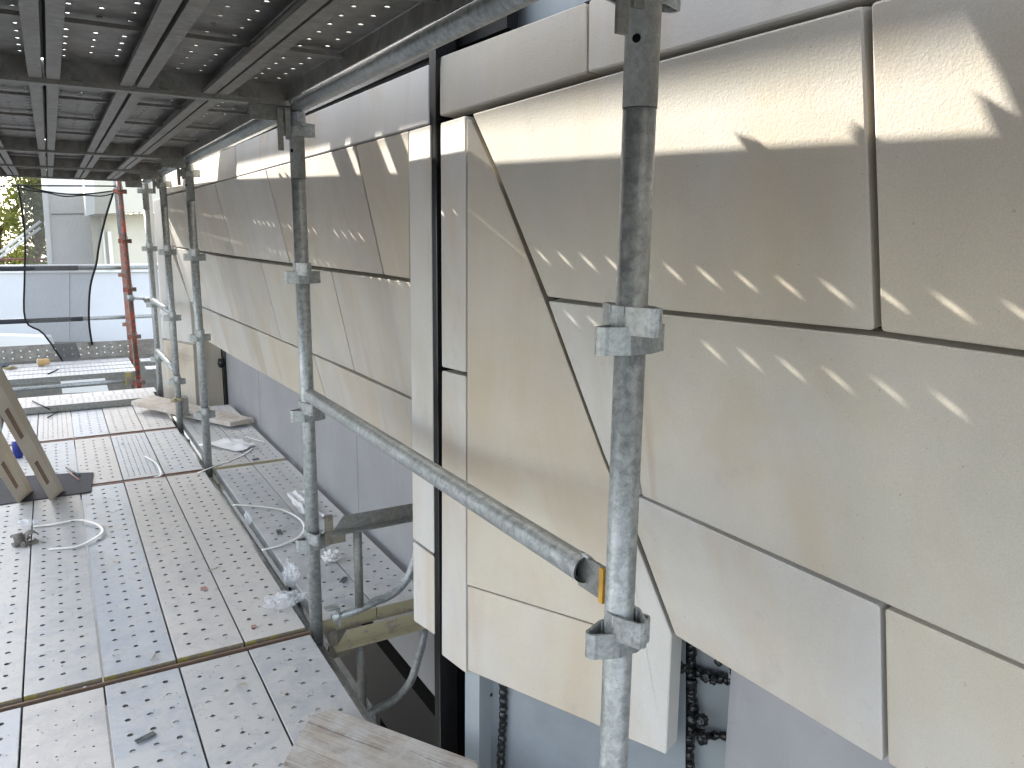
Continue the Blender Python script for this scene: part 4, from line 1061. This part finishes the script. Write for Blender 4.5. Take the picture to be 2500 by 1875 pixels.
by('overhang', [(182, 380), (203, 380), (205, 462), (186, 466)], 16.6, 1.0, 'render_white', None, None, bb)
by('upper_wall', [(203, 380), (420, 380), (420, 454), (205, 462)], 16.6, 1.0, 'render_beige', None, None, bb)
by('downpipe', [(232, 500), (240, 500), (248, 590), (240, 590)], 17.2, 0.1, 'render_white', None, None, bb)
by('downpipe', [(218, 470), (222, 470), (232, 590), (228, 590)], 17.2, 0.1, 'render_grey', None, None, bb)
by('brown_pillar', [(66, 380), (88, 380), (98, 520), (84, 575), (78, 575)], 24, 0.5, 'brown', 'slim brown timber pillar left of the grey tower', 'pillar')
by('low_wall', [(-300, 748), (420, 744), (420, 900), (-300, 900)], 13.2, 0.4, 'brownish', 'low beige wall below the pale blue barrier', 'wall')
by('roof_sheet', [(-100, 722), (110, 728), (118, 748), (-100, 752)], 12.9, 0.3, 'render_white', 'white roof sheet catching light at lower left behind the net', 'roof')
by('grey_panel', [(130, 820), (225, 812), (235, 845), (135, 850)], 12.0, 0.2, 'render_white', 'pale sheet leaning below the far platform', 'sheet')
by('red_fence', [(-200, 560), (100, 558), (100, 562), (-200, 566)], 22, 0.2, 'red', 'thin red rail in front of the garden trees', 'rail')
tubeobj('guy_wire', [at_y(0, 545, 20), at_y(88, 478, 20)], 0.03, 'render_white', 'upper pale stay cable slanting in front of the trees', 'cable', 'stay cables')
tubeobj('guy_wire', [at_y(0, 556, 20), at_y(88, 492, 20)], 0.03, 'render_white', 'lower pale stay cable slanting in front of the trees', 'cable', 'stay cables')
# street and distant houses closing the view, trees
def tree(x, y, hgt, r, lab, seedv, nleaf=3500):
    random.seed(seedv); t = thing('tree', lab, 'tree', (x, y, -4.5), 'trees behind the barrier')
    b = MB(t.location); b.tube([(x, y, -4.5), (x + .1, y, -2), (x - .1, y + .1, hgt * 0.45 - 4.5), (x, y, hgt * .75 - 4.5)], .2, 10, True, radii=[.28, .2, .14, .05])
    for k in range(7):
        a = k * 0.9; z = -4.5 + hgt * (0.35 + 0.05 * k)
        b.tube([(x, y, z), (x + math.cos(a) * r * .4, y + math.sin(a) * r * .4, z + r * .35), (x + math.cos(a) * r * .8, y + math.sin(a) * r * .8, z + r * .5)], .05, 6, True, radii=[.08, .05, .015])
    b.done('trunk', 'bark', t)
    bm = bmesh.new(); cl = []
    for k in range(26):
        a = random.uniform(0, 6.28); q = random.random() ** .5 * r; cl.append((x + math.cos(a) * q, y + math.sin(a) * q, -4.5 + hgt * random.uniform(.35, 1.0), random.uniform(.35, .75) * r * .5))
    for i in range(nleaf):
        cx, cy, cz, cr = random.choice(cl); d = Vector([random.gauss(0, 1) for _ in range(3)]).normalized() * cr * random.uniform(.5, 1.05)
        p = Vector((cx, cy, cz)) + d; u = Vector([random.gauss(0, 1) for _ in range(3)]).normalized(); w = u.orthogonal().normalized(); s = random.uniform(.04, .085)
        bm.faces.new([bm.verts.new(p + u*s), bm.verts.new(p + w*s*.6), bm.verts.new(p - u*s), bm.verts.new(p - w*s*.6)])
    me = bpy.data.meshes.new('crown'); bm.to_mesh(me); bm.free(); me.materials.append(M['leaf'])
    link('crown', me, 'leaf', t).location = -Vector(t.location)
tree(-1.2, 26, 9, 3.0, 'sunlit yellow-green tree directly left of the brown pillar', 1, 22000)
tree(-4.5, 30, 10, 3.5, 'green tree at the far left edge behind the barrier', 2, 16000)
tree(1.0, 33, 8, 3.0, 'tree mostly hidden behind the grey tower', 3, 3000)
